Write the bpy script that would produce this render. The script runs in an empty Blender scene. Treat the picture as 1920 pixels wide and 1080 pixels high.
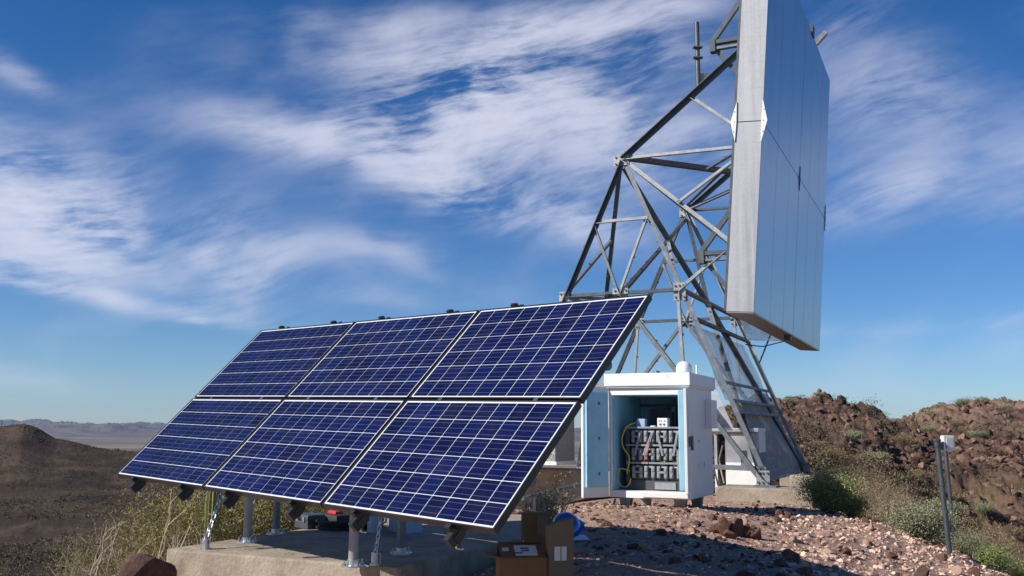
import bpy, bmesh, math, random
import numpy as np
from mathutils import Vector, Matrix
random.seed(7); rng = np.random.default_rng(11)
SC = bpy.context.scene; COL = SC.collection

# ------------------------------------------------------------------ camera, sky, sun, exposure
F_PX, PITCH, ROLL = 1750.0, math.radians(8.6), math.radians(0.4)
fw = Vector((0, math.cos(PITCH), math.sin(PITCH))); r0 = Vector((1, 0, 0)); u0 = r0.cross(fw)
cr = r0*math.cos(ROLL)+u0*math.sin(ROLL); cu = -r0*math.sin(ROLL)+u0*math.cos(ROLL)
cam = bpy.data.cameras.new('camera'); co = bpy.data.objects.new('camera', cam); COL.objects.link(co)
co.matrix_world = Matrix(((cr.x, cu.x, -fw.x, 0), (cr.y, cu.y, -fw.y, 0), (cr.z, cu.z, -fw.z, 0), (0, 0, 0, 1)))
cam.lens = F_PX/1920*36; cam.sensor_width = 36; cam.clip_start = .1; cam.clip_end = 200000
SC.camera = co
def ray(px, py):
    d = fw + cr*((px-960)/F_PX) - cu*((py-540)/F_PX)
    return d/d.y
SUN_EL = math.radians(33.5); SUN_DIR = Vector((.945, .327, 0)).normalized()      # the way the light travels, level part
w = bpy.data.worlds.new("World"); SC.world = w; w.use_nodes = True
SC.view_settings.view_transform = 'Standard'; SC.view_settings.look = 'None'
SC.view_settings.exposure = 0.35; SC.view_settings.gamma = 1
SC.cycles.volume_bounces = 1; SC.cycles.transparent_max_bounces = 24

class NT:
    def __init__(s, tree): s.t = tree; s.n = tree.nodes; s.l = tree.links
    def node(s, typ, ins=None, **props):
        n = s.n.new(typ)
        for k, v in props.items(): setattr(n, k, v)
        for k, v in (ins or {}).items():
            if hasattr(v, 'is_output'): s.l.new(v, n.inputs[k])
            else: n.inputs[k].default_value = v
        return n
    def m(s, op, a, b=0.0, c=0.0, clamp=False):
        n = s.node('ShaderNodeMath', {0: a, 1: b, 2: c}, operation=op); n.use_clamp = clamp
        return n.outputs[0]
    def noise(s, vec, scale, detail=5, rough=.55, dist=0.0, out=0):
        return s.node('ShaderNodeTexNoise', {'Vector': vec, 'Scale': scale, 'Detail': detail, 'Roughness': rough, 'Distortion': dist}).outputs[out]
    def ramp(s, fac, a, b):
        n = s.node('ShaderNodeMapRange', {0: fac, 1: a, 2: b}); n.interpolation_type = 'SMOOTHSTEP'
        return n.outputs[0]
    def mix(s, fac, a, b, blend='MIX'):
        n = s.node('ShaderNodeMix', data_type='RGBA', blend_type=blend)
        for i, v in ((0, fac), (6, a), (7, b)):
            if hasattr(v, 'is_output'): s.l.new(v, n.inputs[i])
            else: n.inputs[i].default_value = v if i == 0 or len(v) == 4 else (*v, 1)
        return n.outputs[2]

t = NT(w.node_tree); bg = t.n['Background']; bg.inputs[1].default_value = 0.07
sky = t.node('ShaderNodeTexSky', sky_type='NISHITA'); sky.sun_disc = False
sky.sun_elevation = SUN_EL; sky.sun_rotation = math.atan2(-SUN_DIR.x, -SUN_DIR.y)
sky.altitude = 600; sky.air_density = 1.0; sky.dust_density = .12; sky.ozone_density = 4.0
hsv = t.node('ShaderNodeHueSaturation', {'Hue': .5, 'Saturation': 1.3, 'Value': 1.0, 'Color': sky.outputs[0]})
tc = t.node('ShaderNodeTexCoord').outputs['Generated']
sep = t.node('ShaderNodeSeparateXYZ', {0: tc})
az = t.m('ARCTAN2', sep.outputs[0], sep.outputs[1]); el = t.m('ARCSINE', sep.outputs[2])
def azel(px, py):
    d = ray(px, py).normalized(); return math.atan2(d.x, d.y), math.asin(d.z)
warp = t.noise(t.node('ShaderNodeCombineXYZ', {0: az, 1: el}).outputs[0], 3.2, 2, .45, 0, 1)
wsep = t.node('ShaderNodeSeparateColor', {0: warp})
azw = t.m('ADD', az, t.m('MULTIPLY', t.m('SUBTRACT', wsep.outputs[0], .5), .10))
elw = t.m('ADD', el, t.m('MULTIPLY', t.m('SUBTRACT', wsep.outputs[1], .5), .10))
CLOUDS = [(850, 215, 200, 90, -22, 1.5), (640, 300, 230, 42, 10, .8), (760, 325, 150, 42, 12, .8), (930, 80, 380, 42, -8, .62), (760, 40, 240, 30, -8, .45),
          (1120, 245, 280, 105, 4, .85), (1040, 415, 170, 42, 8, .8), (140, 385, 300, 80, 12, 1.1), (230, 450, 300, 50, 14, .75), (40, 480, 160, 40, 5, .6),
          (620, 492, 230, 38, -3, .65), (290, 562, 190, 16, 6, .75), (700, 558, 70, 20, 0, .65), (1750, 375, 210, 55, 2, .85),
          (1580, 25, 120, 35, -20, .55), (1660, 200, 150, 80, 15, .32), (1750, 605, 260, 16, 3, .42), (1850, 660, 160, 30, 0, .3), (40, 140, 60, 20, 20, .3),
          (1260, 110, 200, 70, -10, .5), (400, 592, 60, 8, 0, .6), (60, 530, 90, 12, 3, .35), (40, 710, 120, 20, 4, .25), 
          (1180, 20, 260, 30, -4, .5), (2300, 300, 260, 70, 8, .8), (-500, 300, 300, 80, -10, .8)]
mask = None
for (px, py, rx, ry, ang, st) in CLOUDS:
    a0, e0 = azel(px, py); ca, sa = math.cos(math.radians(-ang)), math.sin(math.radians(-ang))
    dx = t.m('SUBTRACT', azw, a0); dy = t.m('SUBTRACT', elw, e0)
    p = t.m('ADD', t.m('MULTIPLY', dx, ca*F_PX/rx), t.m('MULTIPLY', dy, sa*F_PX/rx))
    q = t.m('ADD', t.m('MULTIPLY', dx, -sa*F_PX/ry), t.m('MULTIPLY', dy, ca*F_PX/ry))
    g = t.m('MULTIPLY', t.m('EXPONENT', t.m('MULTIPLY', t.m('ADD', t.m('MULTIPLY', p, p), t.m('MULTIPLY', q, q)), -1.1)), st)
    mask = g if mask is None else t.m('ADD', mask, g)
# wispy texture, drawn out along the wind
ca, sa = math.cos(.22), math.sin(.22)
lx = t.m('ADD', t.m('MULTIPLY', azw, ca), t.m('MULTIPLY', elw, sa)); ly = t.m('SUBTRACT', t.m('MULTIPLY', elw, ca), t.m('MULTIPLY', azw, sa))
v1 = t.node('ShaderNodeCombineXYZ', {0: t.m('MULTIPLY', lx, 1.0), 1: t.m('MULTIPLY', ly, 2.0), 2: 3.1}).outputs[0]
n1 = t.noise(v1, 6.0, 7, .54, .12)
v2 = t.node('ShaderNodeCombineXYZ', {0: t.m('MULTIPLY', lx, 1.0), 1: t.m('MULTIPLY', ly, 5.0), 2: 7.7}).outputs[0]
n2 = t.noise(v2, 24.0, 8, .62, .2)
n0 = t.noise(t.node('ShaderNodeCombineXYZ', {0: lx, 1: t.m('MULTIPLY', ly, 1.7), 2: 5.3}).outputs[0], 4.2, 3, .5, .1)
tex = t.m('ADD', t.m('MULTIPLY', n1, .70), t.m('MULTIPLY', n2, .30))
dens = t.m('MULTIPLY', t.m('MINIMUM', mask, 1.6), t.m('MULTIPLY', t.ramp(tex, .34, .66), t.m('ADD', .25, t.m('MULTIPLY', t.ramp(n0, .38, .60), 1.1))))
dens = t.m('ADD', dens, t.m('MULTIPLY', t.ramp(n1, .52, .80), .08))
cover = t.m('MULTIPLY', t.m('SUBTRACT', 1.0, t.m('EXPONENT', t.m('MULTIPLY', dens, -1.75))), .92)
tint = t.mix(t.ramp(el, -.02, .30), (.80, .95, 1.16), (1.03, .95, 1.12))
skyc = t.mix(1.0, hsv.outputs[0], tint, 'MULTIPLY')
t.l.new(t.mix(cover, skyc, (8.2, 8.4, 10.0)), bg.inputs[0])

sl = bpy.data.lights.new('sun', 'SUN'); sl.energy = 5.0; sl.angle = math.radians(.5); sl.color = (1, .95, .87)
so = bpy.data.objects.new('sun', sl); COL.objects.link(so)
trav = Vector((SUN_DIR.x*math.cos(SUN_EL), SUN_DIR.y*math.cos(SUN_EL), -math.sin(SUN_EL)))
so.rotation_euler = trav.to_track_quat('-Z', 'Y').to_euler(); so.location = (-20, -8, 30)

# ------------------------------------------------------------------ materials
def mat(name, col, rough=.6, metal=0.0, var=.0, vscale=8.0, bump=0.0, bscale=40.0, spec=.5, coat=0.0, dirt=None, dscale=3.0, island=0.0, drange=(.5, .75)):
    m = bpy.data.materials.new(name); m.use_nodes = True; t = NT(m.node_tree)
    b = t.n['Principled BSDF']; b.inputs['Roughness'].default_value = rough; b.inputs['Metallic'].default_value = metal
    b.inputs['Specular IOR Level'].default_value = spec; b.inputs['Coat Weight'].default_value = coat; b.inputs['Coat Roughness'].default_value = .05
    pos = t.node('ShaderNodeTexCoord').outputs['Object']
    c = t.node('ShaderNodeRGB').outputs[0]; c.default_value = (*col, 1)
    if var:
        n = t.noise(pos, vscale, 5, .6)
        f = t.node('ShaderNodeMapRange', {0: n, 1: .3, 2: .7, 3: 1-var, 4: 1+var}).outputs[0]
        c = t.node('ShaderNodeVectorMath', {0: c, 'Scale': f}, operation='SCALE').outputs[0]
    if island:
        g = t.node('ShaderNodeNewGeometry').outputs['Random Per Island']
        f = t.node('ShaderNodeMapRange', {0: g, 1: 0, 2: 1, 3: 1-island, 4: 1+island}).outputs[0]
        c = t.node('ShaderNodeVectorMath', {0: c, 'Scale': f}, operation='SCALE').outputs[0]
    if dirt: c = t.mix(t.ramp(t.noise(pos, dscale, 7, .65), *drange), c, dirt)
    t.l.new(c, b.inputs['Base Color'])
    if bump:
        bn = t.node('ShaderNodeBump', {'Height': t.noise(pos, bscale, 6, .6), 'Strength': bump, 'Distance': .02})
        t.l.new(bn.outputs[0], b.inputs['Normal'])
    return m
M = {}
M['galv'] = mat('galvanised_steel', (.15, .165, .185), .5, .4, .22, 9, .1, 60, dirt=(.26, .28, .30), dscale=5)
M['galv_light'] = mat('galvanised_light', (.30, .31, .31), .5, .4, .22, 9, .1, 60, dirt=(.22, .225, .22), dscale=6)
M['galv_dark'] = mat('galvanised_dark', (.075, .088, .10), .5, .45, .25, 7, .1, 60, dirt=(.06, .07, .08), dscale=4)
M['bolt'] = mat('bolt_steel', (.12, .12, .13), .5, .6)
M['alu_ground_bounce'] = mat('aluminium', (.50, .40, .33), .38, .7, .06, 4)  # brown tint paints the ground's bounce light into the underside plate
M['white'] = mat('white_enamel', (.76, .755, .73), .42, 0, .05, 5, .03, 30, dirt=(.50, .42, .33), dscale=5, drange=(.60, .82))
M['white_plastic'] = mat('white_plastic', (.75, .75, .73), .45)
M['cyan'] = mat('cyan_liner', (.30, .56, .70), .6, 0, .08, 6, dirt=(.22, .43, .55), dscale=4)
M['concrete'] = mat('concrete', (.34, .285, .22), .92, 0, .22, 5, .6, 30, spec=.2, dirt=(.20, .15, .11), dscale=2.6, drange=(.46, .72))
M['black'] = mat('black_anodised', (.012, .012, .014), .42, .0, .2, 20)
M['black_rubber'] = mat('black_rubber', (.02, .02, .022), .7)
M['silver'] = mat('zinc_plate', (.55, .57, .6), .35, .9, .15, 30)
M['batt'] = mat('battery_case', (.06, .063, .072), .5, 0, .1, 20)
M['batt_top'] = mat('battery_cover', (.25, .255, .27), .5, 0, .1, 20)
M['green'] = mat('green_sticker', (.25, .6, .08), .5)
M['yellow'] = mat('yellow_cable', (.55, .45, .03), .5)
M['red'] = mat('red_plastic', (.55, .02, .03), .45)
M['blue'] = mat('blue_plastic', (.012, .07, .42), .3, coat=.3)
M['jug'] = mat('pale_blue_plastic', (.35, .45, .62), .4)
M['card'] = mat('cardboard', (.20, .11, .052), .85, 0, .08, 5, .1, 40, spec=.2)
M['card2'] = mat('cardboard_grey', (.19, .15, .105), .85, 0, .08, 5, .1, 40, spec=.2)
M['paper'] = mat('paper_label', (.68, .66, .63), .7)
M['ink'] = mat('ink', (.08, .08, .09), .7)
M['brass'] = mat('brass', (.65, .48, .2), .35, .8)
M['rock'] = mat('rock_brown', (.145, .078, .056), .92, 0, .35, 6, .8, 14, spec=.2, dirt=(.27, .15, .10), dscale=4)
M['rock_dark'] = mat('rock_dark', (.085, .047, .036), .85, 0, .3, 4, .6, 12, spec=.3, dirt=(.14, .075, .05), dscale=3)
M['rock_pale'] = mat('rock_pale', (.40, .27, .20), .92, 0, .25, 6, .6, 14, spec=.2, dirt=(.25, .15, .11), dscale=5)
M['rubble'] = mat('rubble', (.15, .090, .068), .95, 0, .35, 3, .8, 9, spec=.12, island=.65)
M['gravel'] = mat('gravel', (.50, .34, .262), .95, 0, .2, 20, spec=.12, island=.6)
M['leaf'] = mat('leaf_green', (.18, .225, .06), .6, island=.45)
M['leaf_grey'] = mat('leaf_greygreen', (.24, .25, .14), .7, island=.35)
M['leaf_yellow'] = mat('leaf_yellow', (.215, .185, .042), .7, island=.45)
M['leaf_dry'] = mat('leaf_dry', (.20, .14, .07), .8, island=.4)
M['scrub'] = mat('scrub', (.085, .072, .038), .8, island=.5)
M['twig'] = mat('twig_pale', (.42, .34, .25), .8, 0, .2, 20)
M['twig_dark'] = mat('twig_dark', (.12, .085, .055), .85)
M['cactus'] = mat('cactus_green', (.17, .18, .06), .7, 0, .15, 12)

# reflector faces: ribbed bare aluminium
def refl_mat(name, col, rough, metal, axis, seams):
    m = bpy.data.materials.new(name); m.use_nodes = True; t = NT(m.node_tree); b = t.n['Principled BSDF']
    b.inputs['Metallic'].default_value = metal
    pos = t.node('ShaderNodeTexCoord').outputs['Object']; s = t.node('ShaderNodeSeparateXYZ', {0: pos})
    st = t.node('ShaderNodeVectorMath', {0: pos, 1: (9, 9, .35)}, operation='MULTIPLY').outputs[0]
    streak = t.noise(st, 1.3, 6, .6); fine = t.noise(pos, 25, 4, .6)
    f = t.m('ADD', t.m('MULTIPLY', streak, .7), t.m('MULTIPLY', fine, .3))
    c = t.mix(t.ramp(f, .35, .65), tuple(v*.82 for v in col), col)
    t.l.new(c, b.inputs['Base Color'])
    t.l.new(t.node('ShaderNodeMapRange', {0: streak, 1: .3, 2: .7, 3: rough-.05, 4: rough+.07}).outputs[0], b.inputs['Roughness'])
    bn = t.node('ShaderNodeBump', {'Height': t.noise(pos, 1.6, 2, .5), 'Strength': .08, 'Distance': .1})
    t.l.new(bn.outputs[0], b.inputs['Normal'])
    return m
M['refl'] = refl_mat('reflector_face', (.50, .54, .58), .33, .9, 0, 1)
M['refl_edge'] = refl_mat('reflector_edge', (.39, .395, .405), .5, .5, 0, 1)
M['seam'] = mat('seam', (.10, .11, .12), .6)

# translucent weathered plastic sheeting
def sheet_mat(name, alpha, col, ro=.25):
    m = bpy.data.materials.new(name); m.use_nodes = True; t = NT(m.node_tree); b = t.n['Principled BSDF']; out = t.n['Material Output']
    b.inputs['Base Color'].default_value = (*col, 1); b.inputs['Roughness'].default_value = ro
    tr = t.node('ShaderNodeBsdfTransparent')
    pos = t.node('ShaderNodeTexCoord').outputs['Object']
    fac = t.node('ShaderNodeMapRange', {0: t.noise(pos, 2.2, 6, .65, .5), 1: .35, 2: .7, 3: alpha*.7, 4: min(1, alpha*1.4)}).outputs[0]
    mx = t.node('ShaderNodeMixShader', {0: fac, 1: tr.outputs[0], 2: b.outputs[0]}); t.l.new(mx.outputs[0], out.inputs[0])
    return m
M['sheet'] = sheet_mat('clear_sheet', .42, (.55, .58, .62))
M['sheet_dull'] = sheet_mat('scuffed_sheet', .74, (.30, .28, .26), .7)

def cell_mat():
    m = bpy.data.materials.new('solar_cell'); m.use_nodes = True; t = NT(m.node_tree); b = t.n['Principled BSDF']
    uv = t.node('ShaderNodeUVMap').outputs[0]; s = t.node('ShaderNodeSeparateXYZ', {0: uv})
    cid = t.node('ShaderNodeVectorMath', {0: uv}, operation='FLOOR').outputs[0]
    wn = t.node('ShaderNodeTexWhiteNoise', {0: cid}, noise_dimensions='2D')
    vor = t.node('ShaderNodeTexVoronoi', {'Vector': uv, 'Scale': 9.0}); vs = t.node('ShaderNodeSeparateColor', {0: vor.outputs['Color']})
    f = t.m('ADD', t.m('MULTIPLY', wn.outputs[0], .6), t.m('MULTIPLY', vs.outputs[0], .4))
    c = t.mix(f, (.0022, .0032, .024), (.0036, .0088, .066))
    fy = t.m('FRACT', s.outputs[1]); bus = None
    for k in (.2, .5, .8):
        d = t.m('LESS_THAN', t.m('ABSOLUTE', t.m('SUBTRACT', fy, k)), .011)
        bus = d if bus is None else t.m('MAXIMUM', bus, d)
    c = t.mix(t.m('MULTIPLY', bus, .24), c, (.26, .28, .34))
    dn = t.noise(t.node('ShaderNodeVectorMath', {0: uv, 1: (.6, .6, 1)}, operation='MULTIPLY').outputs[0], 1.1, 6, .65)
    c = t.mix(t.m('MULTIPLY', t.ramp(dn, .42, .75), .02), c, (.42, .36, .30))
    t.l.new(c, b.inputs['Base Color'])
    b.inputs['Roughness'].default_value = .35; b.inputs['Coat Weight'].default_value = .12; b.inputs['Coat Roughness'].default_value = .06
    b.inputs['Coat IOR'].default_value = 1.3; b.inputs['Specular IOR Level'].default_value = .08
    return m
M['cell'] = cell_mat(); M['backsheet'] = mat('backsheet', (.62, .64, .68), .4)

def mesh_sheet_mat():
    m = bpy.data.materials.new('embossed_metal'); m.use_nodes = True; t = NT(m.node_tree); b = t.n['Principled BSDF']
    pos = t.node('ShaderNodeTexCoord').outputs['Object']
    vor = t.node('ShaderNodeTexVoronoi', {'Vector': pos, 'Scale': 45.0}).outputs['Distance']
    t.l.new(t.mix(t.ramp(vor, .1, .6), (.42, .40, .37), (.25, .23, .22)), b.inputs['Base Color'])
    b.inputs['Metallic'].default_value = .5; b.inputs['Roughness'].default_value = .5
    t.l.new(t.node('ShaderNodeBump', {'Height': vor, 'Strength': .6, 'Distance': .01}).outputs[0], b.inputs['Normal'])
    return m
M['emboss'] = mesh_sheet_mat()

def ground_mat():
    m = bpy.data.materials.new('desert_ground'); m.use_nodes = True; t = NT(m.node_tree); b = t.n['Principled BSDF']
    geo = t.node('ShaderNodeNewGeometry'); pos = geo.outputs['Position']; s = t.node('ShaderNodeSeparateXYZ', {0: pos})
    X, Y, Z = s.outputs
    big = t.noise(pos, .35, 6, .6); mid = t.noise(pos, 3.0, 8, .65); fine = t.noise(pos, 24.0, 6, .65)
    vor = t.node('ShaderNodeTexVoronoi', {'Vector': pos, 'Scale': 26.0}); vd = vor.outputs['Distance']
    vc = t.node('ShaderNodeSeparateColor', {0: vor.outputs['Color']}).outputs[0]
    near = t.mix(t.ramp(mid, .35, .65), (.36, .215, .158), (.50, .335, .255))
    near = t.mix(t.m('MULTIPLY', t.ramp(vc, .55, 1.0), .75), near, (.46, .34, .265))
    near = t.mix(t.m('MULTIPLY', t.ramp(fine, .52, .75), .5), near, (.17, .10, .075))
    # hills of brown broken rock
    m2 = t.noise(pos, .9, 9, .7); m3 = t.noise(pos, .12, 6, .6)
    hill = t.mix(t.ramp(m2, .36, .62), (.055, .035, .028), (.165, .098, .071))
    hill = t.mix(t.m('MULTIPLY', t.ramp(m3, .5, .66), .5), hill, (.20, .155, .085))
    hill = t.mix(t.m('MULTIPLY', t.m('MULTIPLY', t.ramp(t.noise(pos, .07, 5, .6), .44, .56), t.ramp(Y, 58, 72)), .75), hill, (.30, .20, .14))
    far = t.mix(t.ramp(t.noise(pos, .05, 9, .7), .38, .62), (.040, .028, .021), (.085, .056, .039))
    far = t.mix(t.m('MULTIPLY', t.ramp(t.noise(pos, .3, 8, .75), .50, .70), .6), far, (.055, .05, .025))
    sq = t.node('ShaderNodeVectorMath', {0: pos, 1: (.35, 1.6, 1)}, operation='MULTIPLY').outputs[0]
    plain = t.mix(t.ramp(t.noise(sq, .0006, 9, .65), .40, .62), (.085, .070, .052), (.25, .20, .14))
    plain = t.mix(t.m('MULTIPLY', t.ramp(t.noise(sq, .004, 8, .7), .5, .7), .55), plain, (.085, .08, .055))
    mtn = t.mix(t.ramp(t.noise(pos, .0015, 8, .65), .4, .6), (.07, .055, .05), (.15, .115, .09))
    c = t.mix(t.ramp(Y, 15.5, 21.0), near, hill)
    left = t.m('MAXIMUM', t.ramp(t.m('SUBTRACT', 0.0, X), 2, 9), t.ramp(Y, 110, 150))
    c = t.mix(t.m('MULTIPLY', left, t.ramp(Y, 11, 18)), c, far)
    c = t.mix(t.ramp(Y, 900, 2200), c, plain)
    c = t.mix(t.ramp(Y, 25000, 27000), c, mtn)
    t.l.new(c, b.inputs['Base Color']); b.inputs['Roughness'].default_value = .95; b.inputs['Specular IOR Level'].default_value = .15
    h = t.m('ADD', t.m('MULTIPLY', fine, .5), t.m('ADD', t.m('MULTIPLY', mid, 1.5), t.m('MULTIPLY', vd, -.7)))
    bn = t.node('ShaderNodeBump', {'Height': h, 'Strength': .7, 'Distance': .03})
    bn2 = t.node('ShaderNodeBump', {'Height': m2, 'Strength': .8, 'Distance': .5, 'Normal': bn.outputs[0]})
    t.l.new(bn2.outputs[0], b.inputs['Normal'])
    return m
M['ground'] = ground_mat()

# ------------------------------------------------------------------ mesh helpers
def V(*a): return Vector(a)
class MB:
    def __init__(s): s.v = []; s.f = []; s.uv = None
    def face_block(s, vs, fs):
        n = len(s.v); s.v += [tuple(p) for p in vs]; s.f += [tuple(i+n for i in f) for f in fs]; return s
    def box(s, c, h, ax=None, bev=0):
        ax = ax or (V(1, 0, 0), V(0, 1, 0), V(0, 0, 1)); c = V(*c)
        if bev:
            pts = []
            bm = bmesh.new(); bmesh.ops.create_cube(bm, size=2)
            for v in bm.verts: v.co = Vector((v.co.x*h[0], v.co.y*h[1], v.co.z*h[2]))
            bmesh.ops.bevel(bm, geom=bm.edges[:], offset=bev, segments=2, affect='EDGES', profile=.6)
            bm.verts.ensure_lookup_table()
            pts = [c+ax[0]*v.co.x+ax[1]*v.co.y+ax[2]*v.co.z for v in bm.verts]
            fs = [[v.index for v in f.verts] for f in bm.faces]; bm.free()
            return s.face_block(pts, fs)
        pts = [c+ax[0]*(h[0]*i)+ax[1]*(h[1]*j)+ax[2]*(h[2]*k) for i in (-1, 1) for j in (-1, 1) for k in (-1, 1)]
        return s.face_block(pts, [(0, 1, 3, 2), (4, 6, 7, 5), (0, 4, 5, 1), (2, 3, 7, 6), (0, 2, 6, 4), (1, 5, 7, 3)])
    def prism(s, prof, p, q, x, y):
        n = len(prof)
        pts = [p+x*a+y*b for a, b in prof]+[q+x*a+y*b for a, b in prof]
        return s.face_block(pts, [(i, (i+1) % n, n+(i+1) % n, n+i) for i in range(n)]+[tuple(range(n-1, -1, -1)), tuple(range(n, 2*n))])
    def angle(s, p, q, w=.1, th=.012, ref=None, flip=1, mirror=1):      # rolled L section
        d = (q-p).normalized(); ref = ref or V(0, 0, 1)
        x = (ref-d*ref.dot(d))
        if x.length < 1e-3: x = V(1, 0, 0)-d*d.x
        x.normalize(); y = d.cross(x)*flip; x = x*mirror
        return s.prism([(0, 0), (w, 0), (w, th), (th, th), (th, w), (0, w)], p, q, x, y)
    def tube(s, pts, r, n=8, cap=True):
        pts = [V(*p) for p in pts]; rs = r if isinstance(r, (list, tuple)) else [r]*len(pts)
        base = len(s.v); px = None
        for i, p in enumerate(pts):
            d = (pts[min(i+1, len(pts)-1)]-pts[max(i-1, 0)])
            d = d.normalized() if d.length > 1e-9 else V(0, 0, 1)
            if px is None: px = V(1, 0, 0) if abs(d.x) < .8 else V(0, 1, 0)
            px = (px-d*px.dot(d)).normalized(); py = d.cross(px)
            for k in range(n):
                a = 2*math.pi*k/n; s.v.append(tuple(p+px*(rs[i]*math.cos(a))+py*(rs[i]*math.sin(a))))
        for i in range(len(pts)-1):
            for k in range(n):
                a, b = base+i*n+k, base+i*n+(k+1) % n; s.f.append((a, b, b+n, a+n))
        if cap: s.f.append(tuple(base+k for k in range(n-1, -1, -1))); s.f.append(tuple(base+(len(pts)-1)*n+k for k in range(n)))
        return s
    def lathe(s, c, prof, n=24, ax=None):
        ax = ax or (V(1, 0, 0), V(0, 1, 0), V(0, 0, 1)); c = V(*c); base = len(s.v)
        for r, z in prof:
            for k in range(n):
                a = 2*math.pi*k/n; s.v.append(tuple(c+ax[0]*(r*math.cos(a))+ax[1]*(r*math.sin(a))+ax[2]*z))
        for i in range(len(prof)-1):
            for k in range(n):
                a, b = base+i*n+k, base+i*n+(k+1) % n; s.f.append((a, b, b+n, a+n))
        return s
    def quad(s, a, b, c, d): return s.face_block([a, b, c, d], [(0, 1, 2, 3)])
    def build(s, name, m, parent=None, smooth=False, origin=None):
        if parent is not None:
            o0 = V(*parent.get('_w', (0, 0, 0)))
        elif origin is not None: o0 = V(*origin)
        else:
            a = np.array(s.v); o0 = V((a[:, 0].min()+a[:, 0].max())/2, (a[:, 1].min()+a[:, 1].max())/2, a[:, 2].min())
        me = bpy.data.meshes.new(name); me.from_pydata([(p[0]-o0.x, p[1]-o0.y, p[2]-o0.z) for p in s.v], [], s.f)
        me.materials.append(m); me.validate()
        bm = bmesh.new(); bm.from_mesh(me); bmesh.ops.recalc_face_normals(bm, faces=bm.faces[:]); bm.to_mesh(me); bm.free()
        if smooth:
            me.polygons.foreach_set('use_smooth', [True]*len(me.polygons))
            try: me.set_sharp_from_angle(angle=math.radians(40))
            except Exception: pass
        o = bpy.data.objects.new(name, me); COL.objects.link(o)
        if parent is not None: o.parent = parent; o['_w'] = tuple(o0)
        else: o.location = o0; o['_w'] = tuple(o0)
        return o
def tag(o, label=None, cat=None, group=None, kind=None):
    if label: o['label'] = label
    if cat: o['category'] = cat
    if group: o['group'] = group
    if kind: o['kind'] = kind
    return o
def thing(name, loc, label, cat, group=None):
    o = bpy.data.objects.new(name, None); COL.objects.link(o); o.location = loc; o['_w'] = tuple(loc); o.empty_display_size = .2
    return tag(o, label, cat, group)
def np_mesh(name, v, f, m, smooth=False):
    me = bpy.data.meshes.new(name); v = np.asarray(v, np.float32); f = np.asarray(f, np.int32); k = f.shape[1]
    me.vertices.add(len(v)); me.vertices.foreach_set('co', v.ravel())
    me.loops.add(f.size); me.loops.foreach_set('vertex_index', f.ravel())
    me.polygons.add(len(f)); me.polygons.foreach_set('loop_start', np.arange(len(f), dtype=np.int32)*k)
    me.polygons.foreach_set('use_smooth', np.full(len(f), smooth)); me.update(calc_edges=True); me.materials.append(m)
    o = bpy.data.objects.new(name, me); COL.objects.link(o); return o

# ------------------------------------------------------------------ terrain
def vnoise(x, y, seed=0):
    xi, yi = np.floor(x).astype(np.int64), np.floor(y).astype(np.int64); fx, fy = x-xi, y-yi
    fx = fx*fx*fx*(fx*(fx*6-15)+10); fy = fy*fy*fy*(fy*(fy*6-15)+10)
    def h(a, b):
        n = (a*374761393+b*668265263+seed*974634777) & 0xffffffff
        n = ((n ^ (n >> 13))*1274126177) & 0xffffffff
        return ((n ^ (n >> 16)) & 0xffff)/65535.0
    return (h(xi, yi)*(1-fx)+h(xi+1, yi)*fx)*(1-fy)+(h(xi, yi+1)*(1-fx)+h(xi+1, yi+1)*fx)*fy
def fbm(x, y, o=5, g=.5, seed=0, ridge=False):
    s = 0; a = 1; tot = 0
    for i in range(o):
        n = vnoise(x, y, seed+i)*2-1
        if ridge: n = 1-2*np.abs(n)
        s = s+a*n; tot += a; a *= g; x = x*2.03+17.1; y = y*2.03-9.3
    return s/tot
def zp(Y, py): return Y*math.tan(PITCH+math.atan((540-py)/F_PX))
DIST = [3, 6, 8, 10, 12, 14, 16, 20, 26, 34, 44, 55, 70, 90, 115, 150, 250, 350, 420, 520, 1000, 2500, 80000]
P = lambda py: ('p', py)
PLAIN = -300
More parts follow.
